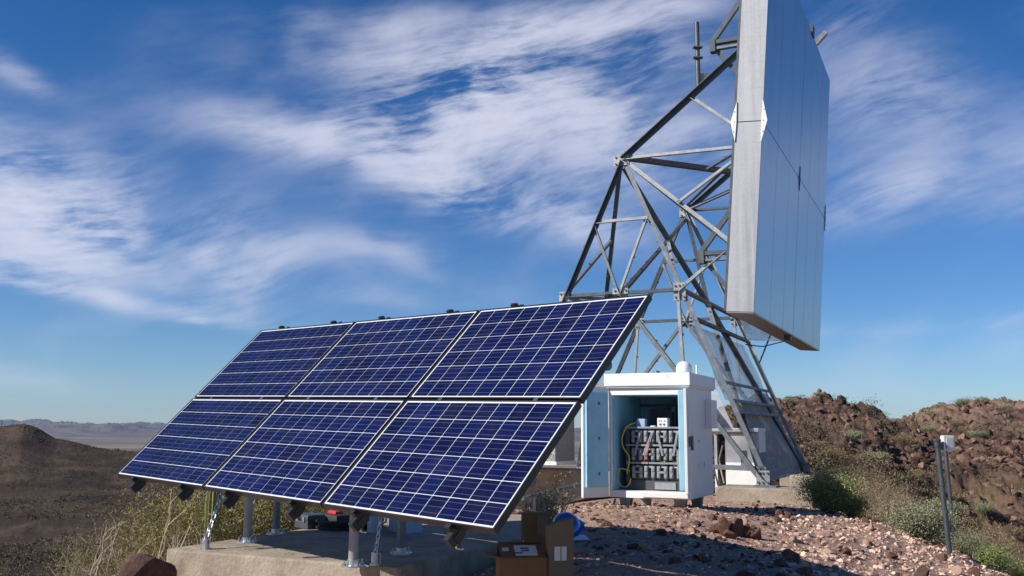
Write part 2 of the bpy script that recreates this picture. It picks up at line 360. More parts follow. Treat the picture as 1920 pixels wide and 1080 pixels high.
TAB = {
 -900: [-2.2, -2.2, -2.4, -2.6, -2.9, -3.2, -3.5, -4.0, -5, -7, -10, -13, -16, -19, -22, -23, -18, -8, 2, -10, -120, PLAIN, PLAIN],
 0:    [-1.8, -1.9, -2.1, -2.3, -2.5, -2.8, -3.1, -3.5, -4.5, -7, -10, -13, -16, -19, -22, P(1065), P(935), P(860), P(817), -28, -120, PLAIN, PLAIN],
 55:   [-1.7, -1.8, -2.0, -2.2, -2.5, -2.8, -3.1, -3.4, -4.4, -7, -10, -13, -16, -19, -22, P(1065), P(935), P(855), P(807), -26, -120, PLAIN, PLAIN],
 120:  [-1.6, -1.7, -1.9, -2.1, -2.4, -2.7, -2.9, -3.3, -4.3, -7, -10, -13, -16, -19, -22, P(1065), P(935), P(872), P(832), -28, -120, PLAIN, PLAIN],
 250:  [-1.5, -1.55, -1.7, -1.9, -2.2, -2.5, -2.8, -3.4, -4.6, -7, -10, -13, -16, -19, -22, P(1065), P(945), P(890), P(851), -34, -130, PLAIN, PLAIN],
 500:  [-1.35, -1.35, -1.45, -1.6, -1.9, -2.2, -2.6, -3.4, -4.8, -7, -10, -13, -16, -19, -22, P(1065), P(960), P(900), P(859), -34, -130, PLAIN, PLAIN],
 800:  [-1.3, -1.3, -1.3, -1.35, -1.5, -1.7, -1.9, -2.6, -4, -6, -9, -12, -15, -18, -21, -23, -24, -26, -26, -40, -140, PLAIN, PLAIN],
 960:  [-1.2, -1.2, -1.15, -1.12, -1.15, -1.25, -1.35, -1.8, -3, -5, -8, -11, -14, -17, -20, -23, -24, -26, -26, -40, -140, PLAIN, PLAIN],
 1150: [-1.1, -1.1, -1.03, -.99, -.97, -1.1, -1.15, -1.3, -1.5, -1.8, -2.2, -3, -5, -8, -12, -18, -24, -26, -26, -40, -140, PLAIN, PLAIN],
 1300: [-1.1, -1.1, -1.02, -.98, -.98, -1.1, -1.15, -1.2, -1.25, -1.3, P(803), P(782), -.6, -3, -6, -12, -24, -26, -26, -40, -140, PLAIN, PLAIN],
 1450: [-1.15, -1.15, -1.08, -1.05, -1.07, -1.12, -1.2, -1.3, -1.4, P(845), P(792), P(757), -.5, -3, -6, -12, -24, -26, -26, -40, -140, PLAIN, PLAIN],
 1540: [-1.2, -1.2, -1.15, -1.1, -1.1, -1.15, -1.3, -1.5, -1.6, P(850), P(797), P(757), -.5, -3, -6, -12, -24, -26, -26, -40, -140, PLAIN, PLAIN],
 1630: [-1.3, -1.3, -1.25, -1.2, -1.15, -1.35, -1.6, -1.9, -2.0, P(868), P(812), P(778), P(800), -2, -4, -12, -24, -26, -26, -40, -140, PLAIN, PLAIN],
 1680: [-1.4, -1.4, -1.3, -1.27, -1.27, -1.5, -1.8, -2.2, -2.5, P(892), P(850), P(820), P(800), P(793), -3, -12, -24, -26, -26, -40, -140, PLAIN, PLAIN],
 1760: [-1.5, -1.5, -1.42, -1.37, -1.42, -1.75, -2.1, -2.6, -3.1, P(930), P(880), P(840), P(790), P(764), -1, -12, -24, -26, -26, -40, -140, PLAIN, PLAIN],
 1840: [-1.7, -1.65, -1.58, -1.52, -1.7, -2.15, -2.6, -3.1, -3.6, P(960), P(890), P(845), P(785), P(753), 0, -10, -24, -26, -26, -40, -140, PLAIN, PLAIN],
 1920: [-1.9, -1.85, -1.75, -1.70, -2.0, -2.6, -3.0, -3.5, -4.0, P(985), P(900), P(850), P(795), P(757), 1, -10, -24, -26, -26, -40, -140, PLAIN, PLAIN],
 2600: [-2.3, -2.4, -2.5, -2.5, -2.8, -3.2, -3.6, -4.0, -4.4, -4.6, -4, -2.5, 0, 3, 1, -10, -24, -26, -26, -40, -140, PLAIN, PLAIN],
}
TPX = np.array(sorted(TAB)); LD = np.log(np.array(DIST, float))
TZ = np.array([[zp(DIST[j], e[1]) if isinstance(e, tuple) else e for j, e in enumerate(TAB[k])] for k in TPX], float)
def H(x, y, detail=True):
    x = np.asarray(x, float); y = np.asarray(y, float); yc = np.maximum(y, 5.0)
    px = 960+F_PX*x/yc; px = np.clip(px, TPX[0], TPX[-1]-1e-6); ld = np.clip(np.log(np.maximum(yc, 3.0)), LD[0], LD[-1]-1e-9)
    i = np.clip(np.searchsorted(TPX, px, side='right')-1, 0, len(TPX)-2); j = np.clip(np.searchsorted(LD, ld, side='right')-1, 0, len(LD)-2)
    a = (px-TPX[i])/(TPX[i+1]-TPX[i]); b = (ld-LD[j])/(LD[j+1]-LD[j]); a = a*a*(3-2*a)*.5+a*.5
    z = (TZ[i, j]*(1-a)+TZ[i+1, j]*a)*(1-b)+(TZ[i, j+1]*(1-a)+TZ[i+1, j+1]*a)*b
    if detail:
        hl = np.clip((y-24)/14, 0, 1)*np.clip((150-y)/40, 0, 1)*np.clip((x-1)/4, 0, 1)         # broken rocky hills
        z = z+hl*(fbm(x/4.0, y/4.5, 8, .66, 3, True)*1.15+fbm(x/.9, y/.9, 3, .6, 9, True)*.22)-hl*.1
        nr = np.clip((30-y)/10, 0, 1)
        z = z+nr*(fbm(x/1.4, y/1.4, 5, .5, 5)*.05+fbm(x/.22, y/.22, 3, .6, 8, True)*.012)
        lf = np.clip((y-60)/120, 0, 1)*np.clip((1500-y)/900, 0, 1)
        z = z+lf*(fbm(x/60, y/90, 7, .6, 21, True)*3.0)
        hump = np.exp(-((x+213)/14)**2-((y-415)/25)**2); z = z+hump*1.6
        fl = np.clip((y-1500)/2500, 0, 1)*np.clip((30000-y)/4000, 0, 1); z = z+fl*fbm(x/1500, y/1500, 5, .5, 31)*14
        mt = np.clip((y-29000)/7000, 0, 1)
        ang = x/np.maximum(y, 1); prof = 640+150*np.interp(ang, [-1.5, -.57, -.53, -.5, -.45, -.40, -.33, 0, 2], [1.2, .9, 1.15, .95, .45, .45, .1, .1, .4])
        rg = np.exp(-((y-36000-2500*fbm(ang*9, ang*0, 3, .5, 55))/1900)**2)*.68+np.exp(-((y-46000)/3500)**2)*1.05
        z = z+.88*rg*prof*(.55+.45*fbm(x/2100, y/2100, 7, .6, 41, True))
    return z
def Hs(x, y): return float(H(np.array([x]), np.array([y]))[0])
def build_ground():
    d = np.concatenate([np.linspace(3, 15, 22)[:-1], np.arange(15, 30, .055), np.arange(30, 72, .16), np.arange(72, 135, .5), 135*1.013**np.arange(0, 485)])
    y = d-11.0
    k = np.concatenate([np.linspace(-1.9, -.62, 60)[:-1], np.linspace(-.62, .62, 900), np.linspace(.62, 2.0, 60)[1:]])
    Yg, K = np.meshgrid(y, k, indexing='ij'); off = 11.0*np.exp(-np.maximum(Yg, 0)/40); Xg = K*(np.maximum(Yg, 0)+off+1)
    Z = H(Xg, Yg); n, m = Xg.shape
    v = np.stack([Xg, Yg, Z], -1).reshape(-1, 3); i = np.arange(n*m).reshape(n, m)
    f = np.stack([i[:-1, :-1], i[:-1, 1:], i[1:, 1:], i[1:, :-1]], -1).reshape(-1, 4)
    o = np_mesh('ground', v, f, M['ground'], True)
    tag(o, kind='structure'); return o
build_ground()

# ------------------------------------------------------------------ haze
hz = MB().box((0, 30000, 545), (70000, 31000, 945)); 
hm = bpy.data.materials.new('haze_air'); hm.use_nodes = True; tt = NT(hm.node_tree); tt.n.remove(tt.n['Principled BSDF'])
pv = tt.node('ShaderNodeVolumePrincipled', {'Color': (.45, .66, 1.0, 1), 'Density': 0.6e-5, 'Anisotropy': .1})
tt.l.new(pv.outputs[0], tt.n['Material Output'].inputs['Volume'])
hz.build('haze', hm); tag(bpy.data.objects['haze'], kind='stuff')

# ------------------------------------------------------------------ tower frame of reference
U = V(.43, .903, 0).normalized(); W = V(-U.y, U.x, 0); UP = V(0, 0, 1); R0 = V(4.3, 16.0, 0)
def T(t_, s_, z): return R0+W*t_+U*s_+UP*z
def on(px, py, s_):                     # meeting of a sight line with the upright plane s = s_
    d = ray(px, py); return d*(((R0+U*s_).dot(U))/d.dot(U))

# ------------------------------------------------------------------ solar array
A = V(.706, -.708, -.021).normalized(); B = V(-.504, -.482, -.717); B = (B-A*B.dot(A)).normalized(); N = A.cross(B)
if N.z < 0: N = -N
O = V(-2.606, 9.686, 1.000); MW, MH, G = 1.65, .99, .02
root = thing('solar_array', (-1.5, 7.5, -1.0), 'tilted array of six blue solar modules standing on steel posts on concrete slab', 'solar array')
def PP(a, b, n=0): return O+A*a+B*b+N*n
for r in range(2):
    for c in range(3):
        a0, b0 = c*(MW+G), r*(MH+G); ax = (A, B, N)
        mod = MB().box(PP(a0+MW/2, b0+MH/2, -.012), (MW/2-.009, MH/2-.009, .008), ax).build('solar_module', M['backsheet'], root)
        v = []; f = []; uv = []
        mx, my = .023, .022; pw, ph = (MW-2*mx)/10, (MH-2*my)/6; g = .0042
        for i in range(10):
            for j in range(6):
                x0, x1, y0, y1 = a0+mx+i*pw+g, a0+mx+(i+1)*pw-g, b0+my+j*ph+.003, b0+my+(j+1)*ph-.003
                n = len(v); v += [PP(x0, y0, -.0015), PP(x1, y0, -.0015), PP(x1, y1, -.0015), PP(x0, y1, -.0015)]; f.append((n, n+1, n+2, n+3))
                gi, gj = i+c*10, j+r*6; e = .01; uv += [(gi+e, gj+e), (gi+1-e, gj+e), (gi+1-e, gj+1-e), (gi+e, gj+1-e)]
        me = bpy.data.meshes.new('cells'); o0 = V(*root['_w']); me.from_pydata([tuple(p-o0) for p in v], [], f); me.materials.append(M['cell'])
        ul = me.uv_layers.new(name='UVMap')
        for k_, q in enumerate(uv): ul.data[k_].uv = q
        me.flip_normals() if me.polygons[0].normal.dot(N) < 0 else None
        co_ = bpy.data.objects.new('cells', me); COL.objects.link(co_); co_.parent = mod
        if me.polygons[0].normal.dot(N) < 0: pass
        fr = MB(); hw = .0045
        for (ca_, cb_, ha, hb) in ((MW/2, hw, MW/2, hw), (MW/2, MH-hw, MW/2, hw), (hw, MH/2, hw, MH/2-2*hw), (MW-hw, MH/2, hw, MH/2-2*hw)):
            fr.box(PP(a0+ca_, b0+cb_, -.021), (ha, hb, .0235), ax)
        fr.build('frame', M['black'], mod)
# rails up the slope, two under each column of modules, and their mid clamps
for (px_, ) in ():
    pass
for c in range(3):
    for q in (.22, .78):
        a0 = c*(MW+G)+q*MW; r_ = MB().box(PP(a0, MH+G/2, -.082), (.021, MH+.095, .036), (A, B, N))
        ro = r_.build('rail', M['black'], root)
        MB().box(PP(a0, -.022, -.018), (.022, .018, .024), (A, B, N)).box(PP(a0, -.012, .012), (.018, .012, .006), (A, B, N)).build('end_clamp', M['black'], ro)
        MB().box(PP(a0, 2*MH+G+.016, -.03), (.022, .014, .03), (A, B, N)).build('end_clamp', M['black'], ro)
        MB().box(PP(a0, MH+G/2, .001), (.018, .017, .003), (A, B, N)).build('mid_clamp', M['galv_dark'], ro)
# cross beams on the posts
zs = -1.0
def slab_pt(px, py):
    d = ray(px, py); return d*(zs/d.z)
posts = [slab_pt(463, 1017), slab_pt(662, 1062), slab_pt(833, 1030), slab_pt(612, 994)]
def under(p, n=-.17):                   # height of the panel underside over a point
    # solve O + A a + B b + N n with x, y of p
    k = O+N*n; M2 = Matrix(((A.x, B.x), (A.y, B.y))).inverted(); ab = M2 @ Vector((p.x-k.x, p.y-k.y)); return k.z+A.z*ab[0]+B.z*ab[1], ab
for i, p in enumerate(posts):
    z, ab = under(p)
    if ab[1] < .38:
        p = p+V(B.x, B.y, 0)*((.38-ab[1])/1.0); p = V(p.x, p.y, zs); z, ab = under(p)
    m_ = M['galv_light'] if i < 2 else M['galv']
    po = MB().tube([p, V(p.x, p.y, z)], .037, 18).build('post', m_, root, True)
    bs = MB().lathe(p, [(0, .012), (.09, .012), (.09, 0), (0, 0)], 20)
    bs.lathe(p, [(.045, .012), (.045, .05), (.037, .052)], 20)
    bs.build('base_flange', M['silver'], po)
    for k in range(4):
        a_ = k*math.pi/2+.6; q = p+V(math.cos(a_)*.072, math.sin(a_)*.072, 0)
        MB().tube([q, q+UP*.05], .006, 6).lathe(q, [(.013, .012), (.013, .026), (0, .026)], 6).build('anchor_bolt', M['silver'], po)
    cl = MB().box(V(p.x, p.y, z-.02), (.045, .05, .045), (A, UP.cross(A).normalized(), UP)); cl.build('post_cap', M['silver'], po)
for b_ in (.52, 1.52):
    MB().tube([PP(.15, b_, -.155), PP(3*MW-.1, b_, -.155)], .036, 16).build('cross_pipe', M['galv'], root, True)
# brackets that hang at the lower ends of the rails
for c in range(3):
    for q in (.22, .78):
        a0 = c*(MW+G)+q*MW
        MB().box(PP(a0, 2*MH+G+.045, -.105), (.022, .004, .042), (A, B, N)).box(PP(a0+.022, 2*MH+G+.01, -.10), (.003, .04, .028), (A, B, N)).build('rail_bracket', M['black'], root)
        MB().box(PP(a0+.01, 2*MH+G+.052, -.155), (.03, .004, .006), (A, B, N)).build('bracket_tip', M['silver'], root)
MB().box(PP(4.2, 1.35, -.10), (.06, .05, .02), (A, B, N)).build('junction_box', M['black'], root)

# ------------------------------------------------------------------ concrete slab
K = slab_pt(746, 1064); L_ = slab_pt(308, 1036); du = U; dl = (L_-K); dl = (dl-du*dl.dot(du)); wl = dl.length+.17; dl.normalize()
def slab(name, corner, x, y, wx, wy, z, th, label, cat, m=M['concrete']):
    mb = MB(); c = corner+x*(wx/2)+y*(wy/2); c = V(c.x, c.y, z-th/2)
    mb.box(c, (wx/2, wy/2, th/2), (x, y, UP), .018); return tag(mb.build(name, m), label, cat)
slab('concrete_slab', K, dl, du, wl, 4.3, zs, .7, 'large tan concrete slab carrying the solar array posts', 'slab')

# anchor brackets and chains
def chain(pts, n, name, label, anchor, top, r=.0045, lk=.02):
    ro = thing(name, anchor, label, 'chain')
    br = MB().box(anchor+UP*.045, (.03, .008, .045), (A, UP.cross(A), UP)).box(anchor+UP*.004+V(0, .03, 0), (.035, .04, .005)).box(anchor+UP*.045+UP.cross(A)*.03, (.03, .005, .04), (A, UP.cross(A), UP))
    br.build('bracket', M['silver'], ro)
    d = top-anchor-UP*.06; N_ = n; dn = d.normalized(); sx = dn.cross(UP).normalized(); sy = dn.cross(sx)
    half = d.length/N_*.66
    for i in range(N_):
        c = anchor+UP*.06+d*((i+.5)/N_)+UP*(-.06*math.sin(math.pi*(i+.5)/N_)); s_ = sx if i % 2 else sy
        pts_ = [c+dn*(math.cos(a)*half)+s_*(math.sin(a)*half*.5) for a in [2*math.pi*k/10 for k in range(11)]]
        MB().tube(pts_, r, 5, False).build('chain_link', M['silver'], ro, True)
    return ro
a1 = slab_pt(383, 1030); t1 = on(452, 942, 0); p1z = posts[0]
chain(None, 20, 'anchor_chain', 'shiny steel chain rising slanted from a bracket near slab left corner', a1, V(p1z.x-.12, p1z.y-.05, under(posts[0])[0]-.12), .006)
a2 = slab_pt(702, 1060)
chain(None, 16, 'anchor_chain', 'steel chain hanging straight down to a bracket right of the front post', a2, a2+V(.04, .15, .62), .004)

# ------------------------------------------------------------------ clutter on the slab under the panels
def place(px, py, z=zs):
    d = ray(px, py); return d*(z/d.z)
c0 = place(655, 990)
hose = MB()
for rr, zz in ((.33, .02), (.31, .05), (.335, .08)):
    hose.tube([c0+V(rr*math.cos(a), rr*math.sin(a), zz) for a in np.linspace(0, 2*math.pi, 33)], .017, 8, False)
tag(hose.build('coiled_hose', M['black_rubber'], None, True), 'black coiled hose lying on shaded slab behind front post', 'hose')
def toolbag(p):
    ro = thing('tool_bag', p, 'red and black tool bag on shaded slab under the panels', 'bag')
    MB().box(p+UP*.06, (.17, .1, .06), (A, UP.cross(A), UP), .03).build('bag_body', M['black_rubber'], ro, True)
    MB().box(p+UP*.13, (.075, .05, .022), (A, UP.cross(A), UP), .02).build('flap', M['red'], ro, True)
    MB().tube([p+A*-.07+UP*.14, p+A*-.05+UP*.18, p+A*.05+UP*.18, p+A*.07+UP*.14], .008, 8).build('handle', M['red'], ro, True)
toolbag(place(628, 985))
def jug(p):
    ro = thing('water_jug', p, 'pale blue plastic jug standing right of front post on slab', 'jug')
    MB().lathe(p, [(0, 0), (.068, 0), (.072, .02), (.072, .16), (.05, .2), (.022, .23), (.022, .25)], 20).build('bottle', M['jug'], ro, True)
    MB().lathe(p, [(.026, .245), (.026, .275), (0, .275)], 14).build('cap', M['white_plastic'], ro)
    MB().tube([p+V(.065, 0, .08), p+V(.11, 0, .1), p+V(.11, 0, .17), p+V(.05, 0, .2)], .011, 8).build('handle', M['jug'], ro, True)
jug(place(702, 998))
def case_(p, m, label, h=(.14, .1, .12)):
    ro = thing('equipment_case', p, label, 'case')
    MB().box(p+UP*h[2], h, (A, UP.cross(A), UP), .012).build('case_body', m, ro)
    MB().box(p+UP*(h[2]*2-.03), (h[0]+.006, h[1]+.006, .02), (A, UP.cross(A), UP), .004).build('lid', M['galv_dark'], ro)
    for s_ in (-1, 1): MB().box(p+A*(s_*h[0]*.5)-UP.cross(A)*(h[1]+.01)*(1 if UP.cross(A).y > 0 else -1)+UP*(h[2]*2-.045), (.014, .006, .022), (A, UP.cross(A), UP)).build('latch', M['silver'], ro)
case_(place(760, 998), M['jug'], 'grey blue equipment case in shade near back of slab')
case_(place(580, 990), M['galv_dark'], 'dark grey equipment case at left end under panels', (.12, .1, .07))
def padlock(p):
    ro = thing('brass_padlock', p, 'small brass padlock hanging under array beside the chain', 'padlock')
    MB().box(p, (.022, .012, .02), (V(1, 0, 0), V(0, 1, 0), UP), .004).build('lock_body', M['brass'], ro)
    MB().tube([p+V(-.014, 0, .018), p+V(-.014, 0, .045), p+V(0, 0, .058), p+V(.014, 0, .045), p+V(.014, 0, .018)], .0035, 8).build('shackle', M['silver'], ro, True)
padlock(a2+V(.04, .15, .58)+V(.03, 0, .0))

# ------------------------------------------------------------------ lattice tower
tw = thing('lattice_tower', T(0, 0, -.93), 'grey galvanised lattice tower of bolted angle steel behind the white cabinet', 'tower')
ZB, ZA, ZM, ZU = -.9, 5.03, 2.47, 3.85
def leg_t(side, z):     # side 1: right legs (t 0 at base), -1: left legs
    a = (z-ZB)/(ZA-ZB); return 2.49*a if side > 0 else 5.18-(5.18-2.49)*a
def Lp(side, s_, z): return T(leg_t(side, z), s_, z)
def bolts(mb, c, n, x, y, hw, hh, k=(2, 2)):
    for i in range(k[0]):
        for j in range(k[1]):
            p = c+x*(hw*(2*i/(max(k[0]-1, 1))-1) if k[0] > 1 else 0)+y*(hh*(2*j/(max(k[1]-1, 1))-1) if k[1] > 1 else 0)
            mb.lathe(p, [(.02, 0), (.02, .022), (0, .022)], 6, (x, y, n))
def member(name, p, q, m='galv', w=.09, th=.012, ref=None, flip=1, bolt=True, mirror=1):
    w *= .84; mb_ = MB().angle(p, q, w, th, ref, flip, mirror); n0 = len(mb_.f)
    if bolt and (q-p).length > .8:
        d = (q-p).normalized(); n = (-U); bb = mb_
        rr = ref or UP; x = (rr-d*rr.dot(d)).normalized()*mirror
        for f_ in ((.04, .5, .96) if (q-p).length < 3.5 else (.03, .27, .5, .73, .97)):
            bb.lathe(p.lerp(q, f_)+x*(w*.5)-d.cross(x)*flip*.0, [(.016, -.016), (.016, .03), (0, .03)], 6, (d, x, -d.cross(x)*flip))
    o = mb_.build(name, M[m], tw); o.data.materials.append(M['bolt'])
    for pl in o.data.polygons[n0:]: pl.material_index = 1
    return o
IN = W
# legs (near s=0, far s=4.64)
for s_ in (0, 4.64):
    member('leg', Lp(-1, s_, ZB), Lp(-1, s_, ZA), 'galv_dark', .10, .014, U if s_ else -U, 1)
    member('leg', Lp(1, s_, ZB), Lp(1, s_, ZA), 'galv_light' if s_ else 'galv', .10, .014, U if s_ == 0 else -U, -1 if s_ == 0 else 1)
# belts
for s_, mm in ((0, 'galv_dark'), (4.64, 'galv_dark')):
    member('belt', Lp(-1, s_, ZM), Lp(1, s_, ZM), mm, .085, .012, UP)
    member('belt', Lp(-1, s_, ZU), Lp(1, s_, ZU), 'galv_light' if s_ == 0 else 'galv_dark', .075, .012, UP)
member('belt', Lp(-1, 0, ZM), Lp(-1, 4.64, ZM), 'galv', .085)
member('belt', Lp(1, 0, ZM), Lp(1, 4.64, ZM), 'galv', .12, .014, UP)
member('belt', Lp(1, 0, 1.93), Lp(1, 4.64, 1.93), 'galv_dark', .11, .014, UP)
member('belt', T(2.49, 0, ZA), T(2.49, 4.64, ZA), 'galv', .09)
# face bracing from the apexes to mid belts
mL, mR = Lp(-1, 2.32, ZM), Lp(1, 2.32, ZM)
for s_ in (0, 4.64):
    ap = T(2.49, s_, ZA-.15)
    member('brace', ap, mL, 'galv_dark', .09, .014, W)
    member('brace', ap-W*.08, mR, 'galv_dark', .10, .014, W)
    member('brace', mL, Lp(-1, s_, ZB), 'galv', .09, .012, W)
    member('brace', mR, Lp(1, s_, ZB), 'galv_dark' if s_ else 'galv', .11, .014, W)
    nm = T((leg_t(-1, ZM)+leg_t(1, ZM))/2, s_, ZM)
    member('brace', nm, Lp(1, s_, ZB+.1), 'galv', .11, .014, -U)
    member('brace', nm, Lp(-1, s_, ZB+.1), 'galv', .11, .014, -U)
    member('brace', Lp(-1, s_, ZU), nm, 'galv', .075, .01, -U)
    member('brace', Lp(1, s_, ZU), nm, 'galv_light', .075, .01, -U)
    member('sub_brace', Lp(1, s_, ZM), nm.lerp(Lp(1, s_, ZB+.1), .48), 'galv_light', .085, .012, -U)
    member('sub_brace', Lp(-1, s_, ZM), nm.lerp(Lp(-1, s_, ZB+.1), .48), 'galv_light', .085, .012, -U)
    # gussets
    for c_, hw_, hh_ in ((nm, .15, .12), (Lp(1, s_, ZM), .11, .16), (Lp(-1, s_, ZM), .10, .12), (T(2.49, s_, ZA), .15, .10), (Lp(1, s_, ZB+.12), .11, .12), (Lp(-1, s_, ZB+.12), .11, .12)):
        bb = MB().box(c_-U*.022, (hw_, .006, hh_), (W, U, UP)); n0 = len(bb.f); bolts(bb, c_-U*.0275, -U, W, UP, hw_*.7, hh_*.65, (3, 2))
        g_ = bb.build('gusset_plate', M['galv_light'], tw); g_.data.materials.append(M['bolt'])
        for pl in g_.data.polygons[n0:]: pl.material_index = 1
member('brace', T(2.49, 0, ZA).lerp(mL, .48), Lp(-1, 0, ZM+.1), 'galv', .07, .01, W)
member('brace', T(2.49, 4.64, ZA-.2), T((leg_t(-1, ZM)+leg_t(1, ZM))/2, 0, ZM), 'galv_light', .10, .014, UP)
member('brace', T(2.49, 0, ZA).lerp(mR, .52), Lp(1, 0, ZM), 'galv_light', .075, .01, W)
member('brace', Lp(-1, 4.64, ZB), Lp(-1, 4.64, ZU-.1)+W*.02, 'galv_dark', .09, .012, U)
member('tie', T(0, 0, -.68), T(2.6, 0, -.62), 'galv', .10, .012, UP)
member('strut', Lp(-1, 0, ZM), Lp(-1, 0, ZM).lerp(Lp(1, 0, ZM), .3)+U*.7, 'galv', .07, .01, UP)
# cross rails carrying the plastic sheets on the right face
for z_, m_ in ((.50, 'galv'), (.30, 'galv'), (.82, 'galv')):
    member('sheet_rail', Lp(1, .2, z_), Lp(1, 4.5, z_), m_, .07, .01, UP)
# base plates
for s_ in (0, 4.64):
    for sd in (1, -1):
        c_ = Lp(sd, s_, ZB)+UP*.0; MB().box(V(c_.x, c_.y, -.915), (.19, .19, .014), (W, U, UP)).build('base_plate', M['galv'], tw)

# --------------- reflector
S0, S1, RT, RB, TH = -1.75, 5.8, 8.2, 1.85, .41
lean = -.077
def tb(z): return .20+lean*(z-RB)       # back face t at height z
WN = (W*math.cos(0)+UP*0)
rdir = (W*lean+UP).normalized(); rn = rdir.cross(U).normalized();
if rn.dot(W) > 0: rn = -rn              # towards the front (+x)
HR = RT-RB
def RP(s_, h, n=0): return T(tb(RB), s_, RB)+rdir*h+rn*n        # n from 0 (back) to TH (front)
rf = thing('passive_reflector', tuple(RP((S0+S1)/2, 0, TH/2)), 'huge flat aluminium billboard reflector hung on the right of the tower', 'reflector')
SM = (S0+S1)/2; HM = 3.05
body = MB()
body.box(T(tb(RB), SM, RB)+rdir*HR/2+rn*TH/2, ((S1-S0)/2-.01, TH/2-.006, HR/2-.004), (U, rn, rdir)); body.build('core', M['refl_edge'], rf)
# front skin: 8 wide panels in two tiers, with thin open seams
bounds = [S0, S0+1.35, S0+2.6, SM, SM+1.25, SM+2.6, S1]
for (h0, h1) in ((0, HM-.008), (HM+.008, HR)):
    for i in range(6):
        g_ = .012 if bounds[i] == SM else .004; g2 = .012 if bounds[i+1] == SM else .004
        a_, b_ = bounds[i]+(g_ if i else 0), bounds[i+1]-(g2 if i < 5 else 0)
        fp = MB().box(T(tb(RB), (a_+b_)/2, RB)+rdir*((h0+h1)/2)+rn*(TH+.002), ((b_-a_)/2, .006, (h1-h0)/2), (U, rn, rdir))
        for hh in np.arange(h0+.1, h1-.05, .16):
            for e in (a_+.035, b_-.035): fp.lathe(RP(e, hh, TH+.0075), [(.007, -.001), (.005, .004), (0, .005)], 5, (rdir, U, rn))
        fp.build('face_panel', M['refl'], rf)
    fp = MB().box(T(tb(RB), S0-.006, RB)+rdir*((h0+h1)/2)+rn*(TH/2), (.006, TH/2+.004, (h1-h0)/2), (U, rn, rdir))
    for hh in np.arange(h0+.12, h1-.05, .43):
        for nn in np.linspace(.03, TH-.03, 9): fp.lathe(RP(S0-.0115, hh, nn), [(.006, -.001), (.004, .004), (0, .005)], 5, (rdir, rn, -U))
    fp.build('end_panel', M['refl_edge'], rf)
MB().box(T(tb(RB), SM, RB)+rdir*(-.012)+rn*TH/2, ((S1-S0)/2, TH/2+.004, .008), (U, rn, rdir)).build('bottom_plate', M['alu_ground_bounce'], rf)
# folded diamond clips at the ends of the level seam, star cap in the middle
def diamond(s_, n, out, wv, sz, m='white'):
    c = RP(s_, HM, n); mb = MB(); pts = [c+rdir*sz, c+wv*(.075), c-rdir*sz, c-wv*.004]
    mb.prism([(0, sz), (.085, 0), (0, -sz), (-.01, 0)], c-out*.004, c+out*.02, wv, rdir)
    n0 = len(mb.f)
    for k_ in (-.5, 0, .5): mb.lathe(c+rdir*sz*k_+wv*.025+out*.02, [(.008, -.001), (.008, .008), (0, .008)], 6, (wv, rdir, out))
    o = mb.build('corner_clip', M[m], rf); o.data.materials.append(M['bolt'])
    for pl in o.data.polygons[n0:]: pl.material_index = 1
diamond(S0-.015, TH, -U, rn, .36); diamond(S0-.015, 0, -U, -rn, .33); diamond(S1, TH+.005, rn, U, .3, 'refl_edge')
st = MB(); cst = RP(SM, HM, TH+.012)
st.prism([(0, .24), (.03, .05), (.10, 0), (.03, -.05), (0, -.24), (-.03, -.05), (-.10, 0), (-.03, .05)], cst, cst+rn*.012, U, rdir); st.build('star_cap', M['galv_dark'], rf)
MB().angle(RP(SM+1.6, HR-.1, TH*.7), RP(SM+1.6, HR+.42, TH*.9)+U*.3+rn*.22, .10, .012, U).build('lifting_lug', M['galv_light'], rf)
MB().box(RP(SM+.9, HR+.05, TH*.9), (.14, .07, .10), (U, rn, rdir)).build('top_joint_plate', M['galv_dark'], rf)
MB().box(RP(SM+.0, -.06, TH*.8), (.10, .06, .05), (U, rn, rdir)).build('bottom_joint_plate', M['galv_dark'], rf)
MB().box(RP(S0+.12, HR/2, -.035), (.05, .03, HR/2-.02), (U, rn, rdir)).build('edge_channel', M['galv_dark'], rf)
# ribs and stand-off triangles on the back
for s_ in (0.0, 2.32, 4.64):
    MB().box(RP(s_, HR/2, -.055), (.05, .05, HR/2-.15), (U, rn, rdir)).build('back_rib', M['galv'], rf)
    for z_, out_ in ((7.05, .80), (3.12, .80)):
        h_ = z_-RB; hb = RP(s_, h_, -.1); tip = hb+W*out_
        MB().box(hb.lerp(tip, .5), (out_/2, .06, .035), (W, U, UP)).build('outrigger', M['galv_dark'], rf)
        MB().box(hb.lerp(tip, .5)-UP*.12, (out_/2-.02, .05, .02), (W, U, UP)).build('outrigger', M['galv'], rf)
        MB().angle(tip, RP(s_, h_+1.15, -.1), .085, .012, U).build('stay', M['galv_dark'], rf)
        MB().angle(tip-UP*.12, RP(s_, max(h_-1.1, .2), -.1), .075, .012, U).build('stay', M['galv_dark'], rf)
        MB().box(tip-UP*.06, (.05, .075, .12), (W, U, UP)).build('node_plate', M['galv_dark'], rf)
